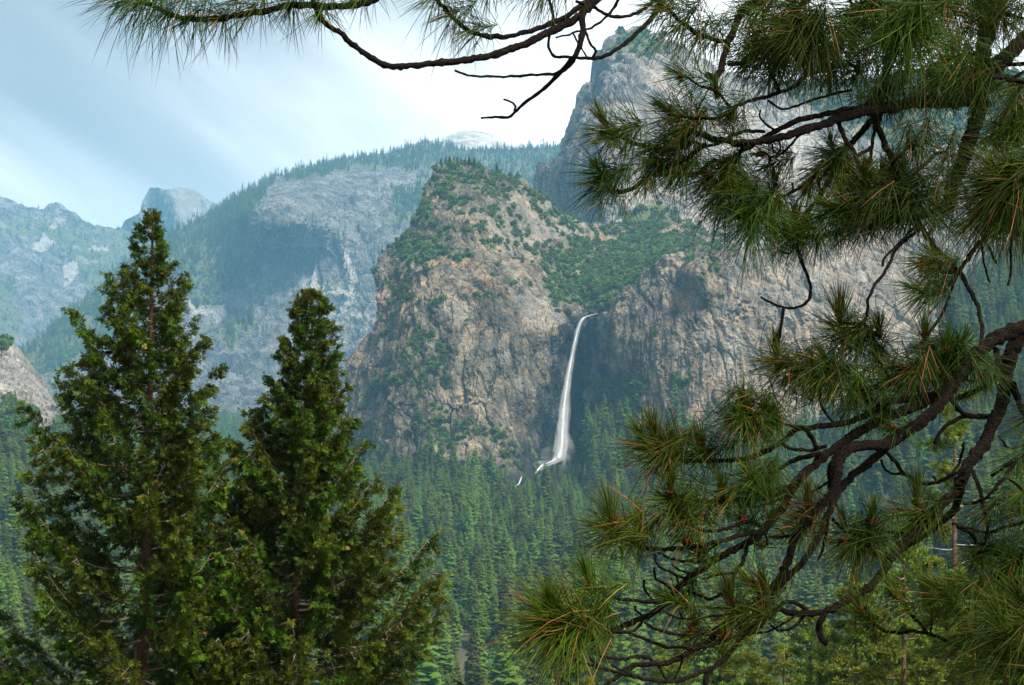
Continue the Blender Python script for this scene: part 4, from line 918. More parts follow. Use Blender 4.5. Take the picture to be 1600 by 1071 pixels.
# boughs: ([x, y, ...] in photo pixels, width at start, width at end, depth at start or None to join the nearest bough, depth change)
BR = [
 # off-frame limbs that carry the visible ones back to the trunk
 ([2240,-150, 1900,-240, 1500,-260, 1150,-190, 1000,-90, 940,-12, 910,22, 882,39, 837,62, 781,84, 725,94, 669,100, 612,104, 579,90, 556,73, 528,50, 500,28, 489,0, 480,-30], 34, 7, 5.2, -0.7),
 ([1150,-190, 1000,-60, 930,-5, 882,28, 837,45, 781,58, 736,50, 708,28, 686,3, 675,-20], 14, 6, None, -.1),
 ([1000,-90, 800,-80, 640,-40, 584,0, 540,8, 511,11, 466,8, 387,22, 314,31, 269,25, 238,8, 212,-2, 186,-14], 18, 7, None, -.2),
 ([940,-12, 912,22, 908,62, 894,96, 877,112, 849,138, 820,160, 804,174, 792,183, 753,184], 12, 3.5, None, .1),
 ([804,174, 804,163, 787,155], 4, 3.5, None, 0), ([894,90, 871,115, 837,117, 781,120, 736,119, 711,110], 5.5, 3.5, None, .05),
 ([1150,-190, 1080,-80, 1035,2, 1020,25, 1000,50, 980,67, 955,82, 930,92, 893,90, 862,85, 857,53], 13, 4, None, -.1),
 ([1000,-60, 967,0, 957,15, 942,30, 920,45, 895,51, 870,59], 6, 3, None, 0), ([895,51, 905,70, 917,90], 3.5, 3, None, 0), ([912,45, 922,68, 931,80, 925,90], 4, 4, None, 0),
 ([900,3, 925,10, 950,24, 975,26, 997,20, 1015,7, 1030,-12], 5, 6, None, 0),
 ([1045,16, 1065,35, 1085,50, 1105,60, 1135,66], 6, 7, 4.5, .1),
 ([2240,-150, 2000,-120, 1800,-40, 1650,30, 1600,62, 1570,90, 1550,112, 1530,150], 30, 22, 5.2, -.1),
 ([1600,-200, 1575,-60, 1545,40, 1533,110, 1530,170, 1512,230, 1492,280, 1478,330], 32, 20, 5.2, -.1),
 ([1530,150, 1480,160, 1430,160, 1380,171, 1344,176, 1294,191, 1254,204, 1218,214, 1180,222, 1140,222, 1100,212, 1072,202], 22, 8, None, -.5),
 ([1400,163, 1359,166, 1304,176, 1254,186, 1218,202, 1193,217, 1163,235, 1145,247, 1115,254, 1100,262, 1088,272, 1065,272, 1046,270], 11, 6, None, -.3),
 ([1500,-160, 1440,-40, 1417,5, 1405,30, 1393,70, 1382,120, 1372,170, 1368,195], 17, 12, 4.9, -.1),
 ([1500,-80, 1462,0, 1448,38, 1438,60], 12, 9, 4.8, -.1),
 ([1300,-120, 1200,-40, 1182,0, 1160,15, 1145,50, 1135,75, 1127,105, 1117,121, 1106,117], 13, 10, 4.8, -.2),
 ([1300,-60, 1260,0, 1225,40, 1195,75, 1165,97, 1137,100], 11, 8, 4.8, -.1),
 ([1330,100, 1300,105, 1260,120, 1240,135, 1210,147, 1175,157, 1145,168, 1125,182, 1107,186, 1075,184, 1052,180], 8, 4.5, 4.7, -.2),
 ([1140,167, 1130,152, 1115,142, 1090,132, 1070,120], 5, 3.5, None, -.1),
 ([1193,207, 1165,205, 1145,212, 1128,222, 1108,228, 1085,222], 6, 5, None, -.1),
 ([1102,226, 1075,247, 1045,260, 1020,272, 1002,285, 987,295, 960,300, 950,287, 937,273], 8, 6.5, None, -.25),
 ([1085,222, 1050,235, 1005,228, 992,225, 975,217, 957,207, 948,200], 7, 6, None, -.2),
 ([1162,228, 1150,250, 1145,275, 1144,300, 1142,332], 7, 6, None, -.05), ([1100,264, 1115,280, 1130,287, 1142,290], 4.5, 4, None, 0), ([1118,285, 1122,307, 1132,322, 1142,330], 4, 4, None, -.05),
 ([1275,200, 1250,212, 1235,227, 1220,240, 1207,246, 1195,240], 4.5, 3.5, None, 0), ([1217,212, 1218,237, 1209,238, 1207,225], 3.5, 3, None, 0), ([1210,203, 1203,199, 1188,186, 1188,171], 4, 3, None, -.05),
 ([1330,142, 1300,147, 1265,157, 1225,172, 1200,157], 5, 3.5, 4.8, -.1),
 ([1368,180, 1345,207, 1325,230, 1307,252, 1297,277, 1285,300, 1265,327, 1252,347, 1247,370, 1249,397, 1257,420, 1265,440, 1266,462, 1257,475, 1237,481, 1217,479, 1200,471, 1188,464], 11, 3.5, None, -.3),
 ([1308,183, 1312,200, 1322,220, 1332,232, 1340,252, 1347,270, 1351,287, 1350,300, 1340,312, 1322,320, 1303,326], 8, 6, None, -.2),
 ([1367,185, 1365,205, 1361,235, 1360,252, 1347,260], 6, 5, None, -.1),
 ([1361,230, 1337,245, 1310,257, 1295,262, 1272,277, 1255,292, 1237,302, 1222,307, 1212,302, 1210,290], 6, 4.5, None, -.2), ([1238,299, 1237,286], 3.5, 4, None, 0),
 ([1370,180, 1372,200, 1382,222, 1392,245, 1397,272, 1407,295, 1420,317, 1432,340, 1447,367, 1465,390, 1482,410, 1500,427, 1510,445, 1522,465, 1530,487, 1534,515, 1531,550, 1525,570, 1517,577], 10, 6, None, -.4),
 ([1397,290, 1405,315, 1405,327, 1400,336, 1390,340], 5, 4, None, 0), ([1420,205, 1416,230, 1405,245, 1395,256], 6, 5, 4.6, -.05), ([1462,240, 1440,262, 1420,280, 1400,296], 6, 5, 4.9, -.1),
 ([1700,330, 1620,345, 1582,355, 1562,362, 1545,370, 1530,380, 1515,400, 1505,417, 1497,426], 9, 7, 4.7, -.1),
 ([1478,325, 1450,336, 1420,340, 1390,345, 1372,347, 1355,357, 1335,352, 1312,362, 1287,370, 1262,372, 1242,367, 1222,362], 12, 8, None, -.4),
 ([1246,380, 1237,394, 1225,396, 1216,391], 4, 3.5, None, -.05),
 ([1435,350, 1415,370, 1405,380, 1390,395, 1381,405, 1380,416], 4.5, 4, None, -.1), ([1438,356, 1402,387, 1392,410, 1380,430, 1367,445, 1360,462, 1355,477, 1351,503], 6, 4.5, None, -.2),
 ([1534,378, 1537,405, 1542,430, 1546,442], 4, 3, None, 0), ([1538,375, 1550,397, 1556,412], 5, 4, None, 0), ([1580,358, 1580,387, 1579,425, 1575,446], 5, 3.5, None, 0),
 ([1496,426, 1487,450, 1479,476], 5, 3.5, None, 0), ([1497,424, 1485,442, 1472,457, 1457,462, 1442,459, 1432,452], 7, 5, None, -.15), ([1492,426, 1470,426, 1458,421, 1447,412], 5, 4, None, -.1),
 ([1640,190, 1600,189, 1575,194, 1550,192], 5, 4.5, 4.8, 0), ([1680,205, 1600,216, 1562,224, 1540,216], 11, 9, 4.9, 0), ([1640,90, 1600,99, 1570,103, 1550,115], 8, 6, 5.0, 0), ([1640,95, 1600,112, 1560,132, 1540,150], 6, 5, 5.0, 0),
 ([1328,-10, 1332,20, 1342,55, 1362,76], 4, 4, 4.7, 0), ([1352,0, 1365,18, 1382,40], 5, 7, 4.6, 0), ([1600,30, 1560,22, 1520,35], 5, 5, 4.9, 0), ([1240,0, 1245,30, 1262,46], 6, 5, 4.6, -.1),
 ([1640,320, 1600,300, 1575,290], 8, 7, 3.9, -.15), ([1440,-60, 1432,0, 1425,40], 9, 7, 3.8, -.15), ([1600,130, 1560,120, 1518,112], 8, 6, 4.3, -.1),
 # ---- lower bough
 ([2150,560, 1850,470, 1700,490, 1600,512, 1582,517, 1560,527, 1542,540, 1525,555, 1507,575, 1490,600, 1465,635, 1440,658, 1412,677, 1387,693, 1340,698, 1320,707, 1310,725, 1307,747, 1300,772, 1275,800, 1252,822, 1240,845, 1230,878, 1217,910, 1200,928, 1185,938, 1165,953, 1145,963, 1130,980, 1110,1000, 1090,1013, 1067,1025, 1042,1035, 1017,1038, 995,1040, 978,1046, 960,1060, 940,1075], 36, 6, 5.0, -.9),
 ([1505,580, 1475,612, 1425,637, 1390,650, 1355,667, 1325,686, 1300,704, 1275,724, 1255,742, 1237,765, 1225,790, 1205,816, 1180,840, 1155,855, 1130,868, 1105,883, 1080,900, 1055,923, 1037,945, 1012,963, 980,975, 960,985, 932,989], 18, 8, None, -.5),
 ([1462,617, 1440,622, 1390,628, 1362,645, 1340,655, 1320,661, 1295,665, 1257,670, 1240,673, 1225,686, 1205,700, 1182,712, 1150,719, 1112,720, 1075,720, 1048,716, 1034,708], 12, 6, None, -.4),
 ([1257,668, 1235,666, 1220,660, 1207,654, 1201,645], 5, 4, None, -.1), ([1257,671, 1270,685, 1279,702], 7, 8, None, 0),
 ([1282,709, 1250,716, 1225,729, 1207,742, 1200,748], 8, 6, None, -.1), ([1290,697, 1262,704, 1235,701, 1218,694], 6, 5, None, -.05), ([1330,640, 1318,622, 1300,605, 1286,600], 5, 4, None, -.1), ([1290,600, 1330,610, 1370,606, 1400,600], 4.5, 5, 4.5, 0), ([1282,602, 1283,632, 1292,650, 1308,664], 3.5, 4.5, 4.4, .1), ([1400,646, 1378,638, 1366,628, 1350,612], 7, 4, None, -.1),
 ([1250,750, 1225,767, 1200,777, 1175,780, 1150,781, 1112,784, 1087,786, 1057,788, 1048,775], 8, 5, None, -.3), ([1228,775, 1200,787, 1170,792], 5, 4, None, 0), ([1240,757, 1212,763, 1195,760, 1175,750], 5, 4, None, -.1), ([1207,776, 1195,768, 1185,760], 4, 4, None, 0),
 ([1192,828, 1175,815, 1155,818, 1130,827, 1105,830, 1087,825, 1079,815, 1072,809], 6, 5, None, -.2), ([1187,832, 1160,835, 1130,845, 1105,850, 1080,854, 1050,858, 1012,857, 990,850, 977,845, 965,835, 957,823], 8, 6, None, -.3), ([1008,855, 1002,840, 997,832], 5, 4, None, -.05),
 ([1128,866, 1100,878, 1080,878, 1050,874, 1028,864], 6, 4, None, -.1), ([1122,851, 1100,863, 1084,861], 4, 3.5, None, 0), ([1076,904, 1055,898, 1035,888, 1025,878, 1021,866], 5, 3.5, None, -.1), ([1061,914, 1057,900], 4, 3.5, None, 0), ([1085,896, 1062,892, 1050,882], 4, 3.5, None, -.05), ([1056,921, 1037,913, 1025,903, 1021,889], 5, 3.5, None, -.05),
 ([1038,942, 1017,940, 995,939, 980,937, 960,934, 945,930, 936,922], 6, 5, None, -.2), ([1026,944, 1015,933, 1007,918, 1006,907], 4, 4, None, 0), ([1005,965, 995,955, 993,947], 4, 4, None, 0),
 ([1168,850, 1162,875, 1150,893, 1145,910, 1132,925, 1117,935, 1102,935, 1085,928, 1068,922], 7, 4.5, None, -.1), ([1147,896, 1120,899, 1098,905], 4.5, 4, None, -.05), ([1194,830, 1198,845, 1195,854, 1182,850], 4, 4, None, 0), ([1243,836, 1225,839, 1203,840], 5, 4, None, 0), ([1225,839, 1220,828, 1212,825], 3.5, 3, None, 0),
 ([1385,700, 1355,725, 1330,745, 1312,765, 1296,800, 1280,838, 1265,865, 1247,885, 1230,903, 1215,922, 1200,943, 1190,963, 1172,983, 1152,1003, 1135,1025, 1120,1040, 1105,1048, 1080,1058, 1055,1064, 1017,1063, 980,1055, 935,1043, 905,1035, 885,1023, 879,1008], 14, 4, None, -.6), ([1112,1043, 1104,1060, 1102,1080], 10, 8, None, 0),
 ([1302,770, 1295,812, 1289,845, 1283,866, 1277,876], 6, 3.5, None, -.1), ([1308,706, 1296,738, 1298,762, 1302,775], 9, 8, None, 0), ([1250,752, 1225,763, 1198,763], 5, 4.5, None, 0), ([1300,750, 1275,765, 1258,773], 4.5, 4, None, 0),
 # ---- right descending limb
 ([1610,513, 1592,528, 1578,560, 1571,600, 1565,635, 1550,664, 1540,690, 1525,712, 1510,732, 1498,760, 1477,782, 1455,807, 1430,832, 1407,856, 1392,875, 1377,898, 1357,918, 1335,933, 1307,948, 1282,958, 1257,959, 1232,957, 1214,953, 1200,965, 1185,980, 1168,992], 24, 8, 4.9, -.4),
 ([1262,958, 1245,943, 1230,939, 1217,947, 1208,958], 8, 6, None, 0), ([1255,964, 1242,978, 1225,986, 1210,983, 1202,975], 5, 4, None, 0), ([1243,963, 1215,980, 1197,988, 1178,990], 4, 3, None, 0), ([1288,958, 1280,980, 1281,995, 1290,1004], 9, 10, None, -.05),
 ([1502,755, 1497,780, 1488,800, 1472,815, 1450,832, 1425,850, 1410,862], 14, 8, None, 0), ([1552,652, 1535,651, 1512,650, 1497,637, 1486,624], 9, 8, None, 0), ([1510,649, 1487,660, 1470,675, 1461,693], 7, 6, None, -.1), ([1556,545, 1560,575, 1547,597, 1525,612, 1495,624], 10, 8, None, 0), ([1527,597, 1507,592, 1498,586], 4, 4, None, 0),
 ([1512,728, 1487,742, 1470,752, 1447,757, 1425,747, 1410,737, 1397,720, 1385,705], 6, 6, None, 0), ([1410,739, 1392,741, 1380,728, 1377,719], 4.5, 4, None, 0), ([1487,742, 1498,725, 1503,708, 1507,691], 5, 4.5, None, 0), ([1463,752, 1459,745], 4, 4, None, 0),
 ([1428,832, 1400,840, 1375,845, 1350,840, 1325,832, 1307,817, 1300,811], 7, 4, None, -.1), ([1425,833, 1375,832, 1350,829, 1332,825], 5, 4, None, -.05), ([1394,870, 1370,868, 1350,860, 1338,852, 1327,845], 6, 5, None, -.1), ([1355,848, 1360,828, 1362,818], 6, 6, None, -.05),
 ([1583,600, 1590,625, 1610,660], 12, 10, 4.9, 0), ([1610,690, 1580,701, 1560,682], 5, 3.5, 4.8, 0), ([1620,690, 1600,708, 1582,730, 1560,757, 1542,777, 1517,787, 1505,786], 7, 5, 4.7, 0), ([1590,722, 1575,726, 1550,743], 6, 5, None, 0),
 ([1520,738, 1532,765, 1537,795, 1542,825, 1537,862, 1531,903, 1525,928, 1525,950, 1531,961], 7, 4, None, -.2), ([1488,818, 1510,825, 1545,832, 1575,822, 1620,812], 5, 6, 4.7, 0), ([1495,822, 1515,833, 1532,855, 1557,866, 1580,875, 1620,892], 6, 9, 4.7, 0), ([1585,875, 1620,858], 8, 9, None, 0), ([1533,900, 1562,903, 1585,910, 1620,914], 5, 7, None, 0),
 ([1650,1020, 1600,1016, 1550,1012, 1517,1007, 1485,1005, 1465,995, 1445,988, 1417,988, 1390,988, 1375,983, 1360,970, 1347,958], 8, 5, 4.6, -.3), ([1449,988, 1432,970, 1417,950, 1402,934], 6, 4.5, None, -.1), ([1455,988, 1455,958, 1450,935], 4, 4, None, 0), ([1520,1000, 1505,968, 1487,948, 1475,925], 6, 5, None, -.1), ([1650,990, 1600,985, 1570,990], 8, 6, 4.2, -.1), ([1650,1060, 1600,1048, 1575,1045], 8, 6, 4.2, -.1), ([1650,930, 1600,945, 1560,950], 7, 5, 4.4, -.1),
 # ---- lower left sprigs of the bough
 ([1165,985, 1150,996, 1122,1005, 1097,1012, 1072,1013, 1035,1009, 1010,1000, 985,990], 7, 5, None, -.1), ([1155,957, 1110,963, 1070,967, 1052,963, 1037,955], 5, 3.5, None, -.1), ([1068,967, 1062,957], 3.5, 3, None, 0), ([1133,979, 1110,985, 1080,994, 1047,989, 1022,983, 1007,973], 5, 5, None, -.05), ([1003,972, 992,985, 975,989, 958,987], 5, 6, None, 0),
 ([1024,1036, 1010,1027, 985,1028, 960,1030, 940,1025, 926,1014], 6, 4, None, -.05), ([937,1024, 935,1008], 4, 3.5, None, 0), ([937,1042, 922,1030, 915,1014], 4, 3, None, 0), ([987,1054, 972,1048, 955,1038], 5, 4, None, 0), ([900,1080, 885,1066, 874,1057], 5, 4, 4.3, 0), ([1066,1030, 1060,1050, 1052,1062], 4, 3, None, 0), ([1026,1038, 1037,1055, 1046,1064], 5, 4, None, 0), ([700,1100, 735,1085, 716,1066], 5, 4, 4.3, 0),
]
# needle tufts: x, y, heading on the picture (x right, y down), length factor, new growth 0-1, flags: b = bud cluster, y = yellowed, f = nearer
TF = [
 (190,-12,-1,.35,1.25,0,''), (208,-4,-1,.4,1.35,0,''), (226,0,-.9,.55,1.35,0,''), (262,18,-.8,.6,1.15,0,''), (300,26,-.8,.6,.95,0,''), (345,28,-.6,.7,.9,0,''), (395,18,-.6,.7,.85,0,''), (455,8,-.5,.8,.9,0,''), (500,20,-.3,.9,.7,0,''), (560,-4,-.5,.8,.8,0,''),
 (677,-6,-.7,.6,1.1,0,''), (705,22,-.8,.5,1.0,0,''), (735,48,-.9,.3,.75,0,''), (850,-14,-.9,.4,1.0,0,''), (820,-20,-.9,.3,.9,0,''), (760,-25,-.6,.6,.8,0,''),
 (1045,14,-.9,.1,1.15,.2,'b'), (1068,36,-.6,.7,1.1,0,''), (1092,54,-.5,.8,1.0,0,''), (1030,0,-.9,.2,1.0,0,''), (1118,62,-.3,.8,.9,0,''),
 (1070,119,-.8,-.3,.9,.3,'b'), (1050,178,-.9,-.25,1.0,.5,'b'), (1062,186,-.8,.4,1.0,0,'y'), (1058,204,-.8,.4,1.0,0,'y'), (1075,212,-.6,.8,.95,.1,'y'), (1040,236,-.9,.4,.9,0,''), (1020,232,-.9,.5,.9,0,''),
 (950,203,-.55,-.85,.85,.9,''), (953,206,-1,.15,.95,.2,''), (962,213,-.9,.5,.8,0,''), (938,274,-.5,-.8,.75,.5,''), (940,277,-.9,.35,1.0,.1,''), (948,288,-.8,.7,.95,0,''), (1120,150,-.1,-1,.6,.7,''), (1147,186,.1,-1,.55,.3,'b'), (1138,184,-.4,.5,.7,0,''),
 (1022,252,-.9,.1,.9,0,'b'), (1047,268,-.9,.2,.9,0,''), (1060,274,-.7,.7,.85,0,''), (1010,284,-.3,1,.7,0,''), (1112,272,-.7,.5,1.1,0,'b'), (1105,284,-.7,.6,1.1,0,''), (1122,305,-.7,.7,1.05,0,''), (1132,322,-.5,.85,1.0,0,''), (1128,275,.2,-.9,.6,.7,'b'),
 (1168,300,.1,.9,.9,0,''), (1178,330,-.7,.7,1.05,0,''), (1192,342,-.6,.8,1.1,0,''), (1210,350,-.3,.95,.9,0,''), (1160,315,-.6,.8,.9,0,''), (1155,255,0,1,.6,0,''), (1195,240,-1,.05,.7,.1,'by'), (1210,290,-.1,-1,.75,.6,''), (1240,350,.05,-1,.8,.7,''), (1224,362,-1,.1,.95,.1,''), (1232,366,-.8,.6,.8,0,''),
 (1252,372,-.3,1,.85,0,''), (1280,371,-.2,1,.85,0,''), (1308,364,-.3,1,.8,0,''), (1335,354,-.2,1,.8,0,''), (1365,350,-.2,1,.8,0,''), (1300,232,-.1,-.9,.75,.5,'b'), (1304,242,-.7,.5,1.0,.1,''), (1296,262,-.6,.8,.8,0,''), (1262,290,-.4,.7,.7,0,''),
 (1303,324,-.9,-.3,.95,.3,'b'), (1322,318,-.5,-.7,.7,.3,'b'), (1345,305,-.7,.3,.9,0,''), (1350,268,.3,-.8,.6,.3,'b'), (1375,272,.2,-.7,.8,.3,'b'), (1392,300,-.8,.5,1.0,0,''), (1370,330,-.9,.3,1.0,0,''), (1400,336,-.7,.6,.9,0,''), (1412,268,.05,-1,.7,.6,''), (1395,255,.3,-.7,.6,.2,''), (1345,345,-.9,-.1,.9,0,''),
 (1425,42,-.1,.6,1.35,.4,'bf'), (1428,46,.6,.8,1.3,0,'f'), (1420,46,-.8,.6,1.3,0,'f'), (1430,30,.2,-1,.9,.8,'f'), (1432,50,.9,.4,1.1,0,'f'),
 (1268,48,-.3,.6,1.15,0,'b'), (1250,55,-.8,.5,1.2,0,''), (1235,70,-.6,.8,1.2,0,'y'), (1262,90,.1,1,1.1,0,''), (1205,70,-.6,.8,1.1,0,''), (1180,80,-.7,.6,1.0,0,''), (1215,30,-.8,.4,1.1,0,''), (1290,60,.5,.8,1.1,0,''), (1240,10,-.5,.3,1.1,0,''), (1300,100,-.2,1,1.1,0,''), (1335,105,-.6,.8,1.0,0,''), (1320,60,-.5,.7,1.0,0,''), (1205,120,-.5,.8,.9,0,''), (1165,100,-.5,.8,.8,0,''), (1185,10,-.7,.4,1.0,0,''), (1150,30,-.8,.3,.8,0,''),
 (1362,2,.1,-.6,.9,.3,'b'), (1345,30,-.8,.2,1.0,0,''), (1375,60,-.6,.7,1.0,0,''), (1330,15,-.8,.3,1.0,0,''), (1460,10,.5,.5,.9,0,''), (1495,15,-.4,.8,1.1,0,''), (1530,8,.3,.8,1.1,0,''), (1560,22,-.6,.6,1.0,0,''), (1590,30,-.5,.7,1.0,0,''), (1480,80,-.5,.8,1.1,0,''), (1515,112,-.9,.2,1.1,0,'b'), (1518,118,-.4,.9,1.1,0,''), (1470,120,-.4,.9,1.1,0,''), (1440,140,-.3,.9,1.0,0,''), (1555,130,.3,.9,1.0,0,''), (1590,150,-.6,.7,1.0,0,''), (1400,140,-.6,.8,1.0,0,''), (1360,155,-.6,.8,.9,0,''),
 (1575,190,-.7,.6,.9,0,''), (1600,200,-.5,.8,1.0,0,''), (1545,215,-.8,.5,.9,0,''), (1572,288,-.95,.15,1.35,.1,'bf'), (1576,292,-.8,.6,1.35,0,'f'), (1585,295,-.2,1,1.2,0,'f'), (1570,285,-.7,-.6,1.1,.5,'f'), (1590,285,.4,.7,1.2,0,'f'), (1560,300,-.9,.45,1.3,0,'f'), (1600,330,-.6,.8,1.1,0,'f'), (1500,250,-.5,.8,1.0,0,''), (1455,300,-.7,.5,1.0,0,''), (1480,330,-.5,.8,1.1,0,''), (1515,350,-.6,.8,1.0,0,''), (1550,355,-.4,.9,1.0,0,''), (1440,230,-.2,1,.9,0,''), (1425,310,-.3,.9,.9,0,''), (1580,350,-.1,1,1.0,0,''),
 (1448,412,-.95,.1,.95,.2,'b'), (1460,422,-.9,.4,.9,0,'y'), (1434,452,-.95,-.1,.95,0,''), (1446,460,-.8,.5,.7,0,''), (1460,400,-.6,-.6,.7,.2,''),
 (1312,503,-.1,-1,1.1,.9,''), (1318,515,-.85,-.35,1.15,.2,''), (1324,525,-.9,.3,1.0,0,''), (1330,530,-.5,.8,.9,0,''), (1212,556,.05,-1,.75,.9,'b'), (1216,566,-.95,-.15,.95,.2,''), (1225,572,-.8,.5,.9,0,''), (1268,586,.05,-1,.75,.8,'b'), (1272,592,-.85,.35,1.0,.1,''), (1280,600,-.4,.9,.9,0,''), (1374,527,.1,-1,.8,.8,'b'), (1376,545,.5,.6,.7,0,''), (1445,528,-.05,-1,.75,.9,'b'), (1450,540,-.85,.2,.9,.1,''), (1478,555,.15,-1,1.0,.8,'b'), (1480,565,-.8,.3,1.0,0,''), (1485,575,-.3,1,.9,0,''), (1412,577,-.85,-.1,1.0,.2,'b'), (1420,582,-.6,.8,.9,0,'y'), (1308,575,-.6,-.3,.8,.2,'b'), (1345,585,-.6,.5,.9,0,''), (1350,612,-.7,.4,.9,0,''), (1500,548,.4,-.9,.9,.6,''), (1385,580,-.4,-.5,.9,.2,''), (1528,580,.4,.8,.75,0,'b'), (1545,595,.1,1,.7,0,''), (1240,590,-.8,.5,.9,0,''), (1300,610,-.5,.8,.9,0,''), (1325,635,-.4,.8,.8,0,''), (1430,600,-.6,.6,1.0,0,''), (1455,590,-.7,.4,1.0,0,''), (1398,668,-.95,0,.6,.2,'b'), (1372,645,-.5,.5,.8,0,''), (1290,560,-.5,-.7,.8,.3,''),
 (1162,645,0,-1,.9,.7,'b'), (1164,650,-.9,.1,1.05,.2,'y'), (1168,655,.3,.9,1.0,.1,''), (1158,655,-.6,.7,1.0,0,'y'), (1180,655,.8,.5,.9,0,''), (1098,695,-.35,-.9,.8,.6,'b'), (1104,704,-.85,.3,.8,.1,''), (1026,688,-.35,-.9,.9,.8,'b'), (1022,700,-.98,-.1,1.15,.3,'y'), (1030,706,-.85,.55,1.1,0,'y'), (1045,704,.15,-1,.8,.7,'b'), (1010,692,-.7,-.7,.9,.6,''), (1060,712,-.4,.8,.8,0,''), (1200,648,-.2,-.8,.7,.5,''), (1215,660,.2,1,.7,0,''),
 (1048,775,-.1,-1,.8,.8,'b'), (1050,780,-.9,-.1,.95,.2,''), (1062,787,-.7,.6,.8,0,''), (1128,768,-.2,-.9,.75,.5,'b'), (1130,780,-.7,.5,.8,0,'y'), (1172,746,-.4,-.6,.8,.4,'b'), (1180,752,-.6,.6,.9,0,''), (1072,808,-.85,-.2,1.0,.4,'b'), (1078,815,-.7,.6,.9,0,'y'), (957,822,-.3,-.95,1.0,.9,'b'), (955,826,-.95,-.15,1.05,.3,'y'), (962,834,-.75,.65,1.0,0,'y'), (997,831,.0,-1,.75,.9,'b'), (1000,838,-.6,.6,.6,0,''), (1163,812,-.3,-.4,.75,.2,'b'), (1202,820,.5,-.9,.5,.7,''), (1175,780,-.6,.6,.8,0,''), (1200,760,-.3,.9,.8,0,''), (1100,860,-.4,-.6,.5,.3,'b'), (1075,850,-.4,-.5,.5,.2,'b'),
 (936,921,-.35,-.95,.85,.9,'b'), (938,926,-.9,.2,.9,.2,'y'), (873,958,-.15,-1,.85,.8,''), (922,968,-.95,.05,1.1,.1,'by'), (905,976,-.95,-.3,1.2,.2,'y'), (885,976,-.98,.1,1.25,0,'y'), (878,968,-.85,-.5,1.1,.3,'y'), (895,988,-.85,.55,1.2,0,'y'), (915,988,-.6,.8,1.0,0,'y'), (870,985,-.9,.4,1.2,0,'y'), (940,985,-.3,.9,.6,.1,''), (860,972,-.97,-.1,1.2,0,'y'), (895,960,-.8,-.6,1.0,.3,''),
 (1066,938,-.5,.8,.7,0,'b'), (1180,915,-.75,-.4,.9,.4,'by'), (1195,925,-.3,-.9,.75,.5,''), (1145,948,-.3,-.9,.9,.8,'b'), (1150,955,-.9,-.1,.9,.2,''), (1180,958,.6,-.6,.5,.5,'b'), (1082,990,.1,-.9,.6,.7,'by'), (1088,992,-.9,0,.8,.1,'y'), (1130,998,.1,-.9,.6,.6,'b'), (1040,935,-.7,-.2,.7,.2,'y'),
 (1262,790,0,-.95,.75,.7,''), (1255,800,-.9,.3,1.0,.1,'y'), (1245,825,-.9,.1,.9,0,'y'), (1434,792,.02,-1,1.05,.9,'b'), (1430,802,-.9,-.1,1.05,.2,''), (1425,815,-.8,.5,1.0,0,''), (1362,817,.1,-1,.75,.8,'b'), (1362,826,-.8,.5,.7,0,''), (1326,845,-.85,.1,1.0,.2,'b'), (1330,850,-.7,.7,1.0,0,''), (1340,852,-.3,1,.8,0,''), (1322,828,-.35,-.9,.7,.7,''), (1358,846,.2,1,.9,0,''), (1380,850,.4,.9,.8,0,''),
 (1346,957,-.4,-.8,.65,.6,'b'), (1352,963,-.9,-.1,.7,.2,''), (1401,933,-.75,-.6,.75,.5,'by'), (1405,938,.3,.6,.6,0,''), (1450,935,-.4,-.7,.8,.4,''), (1474,925,-.6,-.5,1.0,.3,''), (1487,942,.1,-.8,.8,.6,'b'), (1478,930,-.8,.4,.9,0,''), (1545,800,-.6,.7,1.0,0,''), (1600,770,-.8,.4,1.2,0,''), (1600,800,-.9,.2,1.2,0,''), (1528,863,-.95,.05,1.1,.2,'b'), (1535,868,-.8,.5,1.1,0,''), (1580,876,-.7,.6,1.1,0,'b'), (1585,872,-.7,-.5,1.0,.3,''), (1562,905,-.7,.5,1.0,0,''), (1600,912,-.8,.5,1.2,0,''), (1572,988,-.95,.1,1.25,.1,'bf'), (1575,995,-.7,.7,1.2,0,'f'), (1570,985,-.5,-.8,1.0,.6,'f'), (1580,1045,-.9,.1,1.2,.1,'bf'), (1582,1050,-.5,-.8,1.1,.4,'f'), (1600,1010,-.8,-.5,1.2,.2,'f'), (1520,1005,-.9,-.2,1.0,0,''), (1500,1004,-.8,.5,.9,0,''), (1560,950,-.8,-.4,1.1,.4,''), (1562,955,-.9,.3,1.1,0,''), (1530,958,-.7,.6,.8,0,''), (1600,945,-.7,-.7,1.1,.5,''), (1540,1012,-.5,-.8,1.0,.3,''), (1590,720,-.6,.7,.9,0,''), (1600,660,-.7,.5,.9,0,''),
]
brs = []        # world polylines kept for joining
prs = np.random.RandomState(42)
def nearest(x, y):
    b = None
    for k, B in enumerate(brs):
        d = np.hypot(B['px'] - x, B['py'] - y); i = int(np.argmin(d))
        if b is None or d[i] < b[0]: b = (float(d[i]), k, i)
    return b
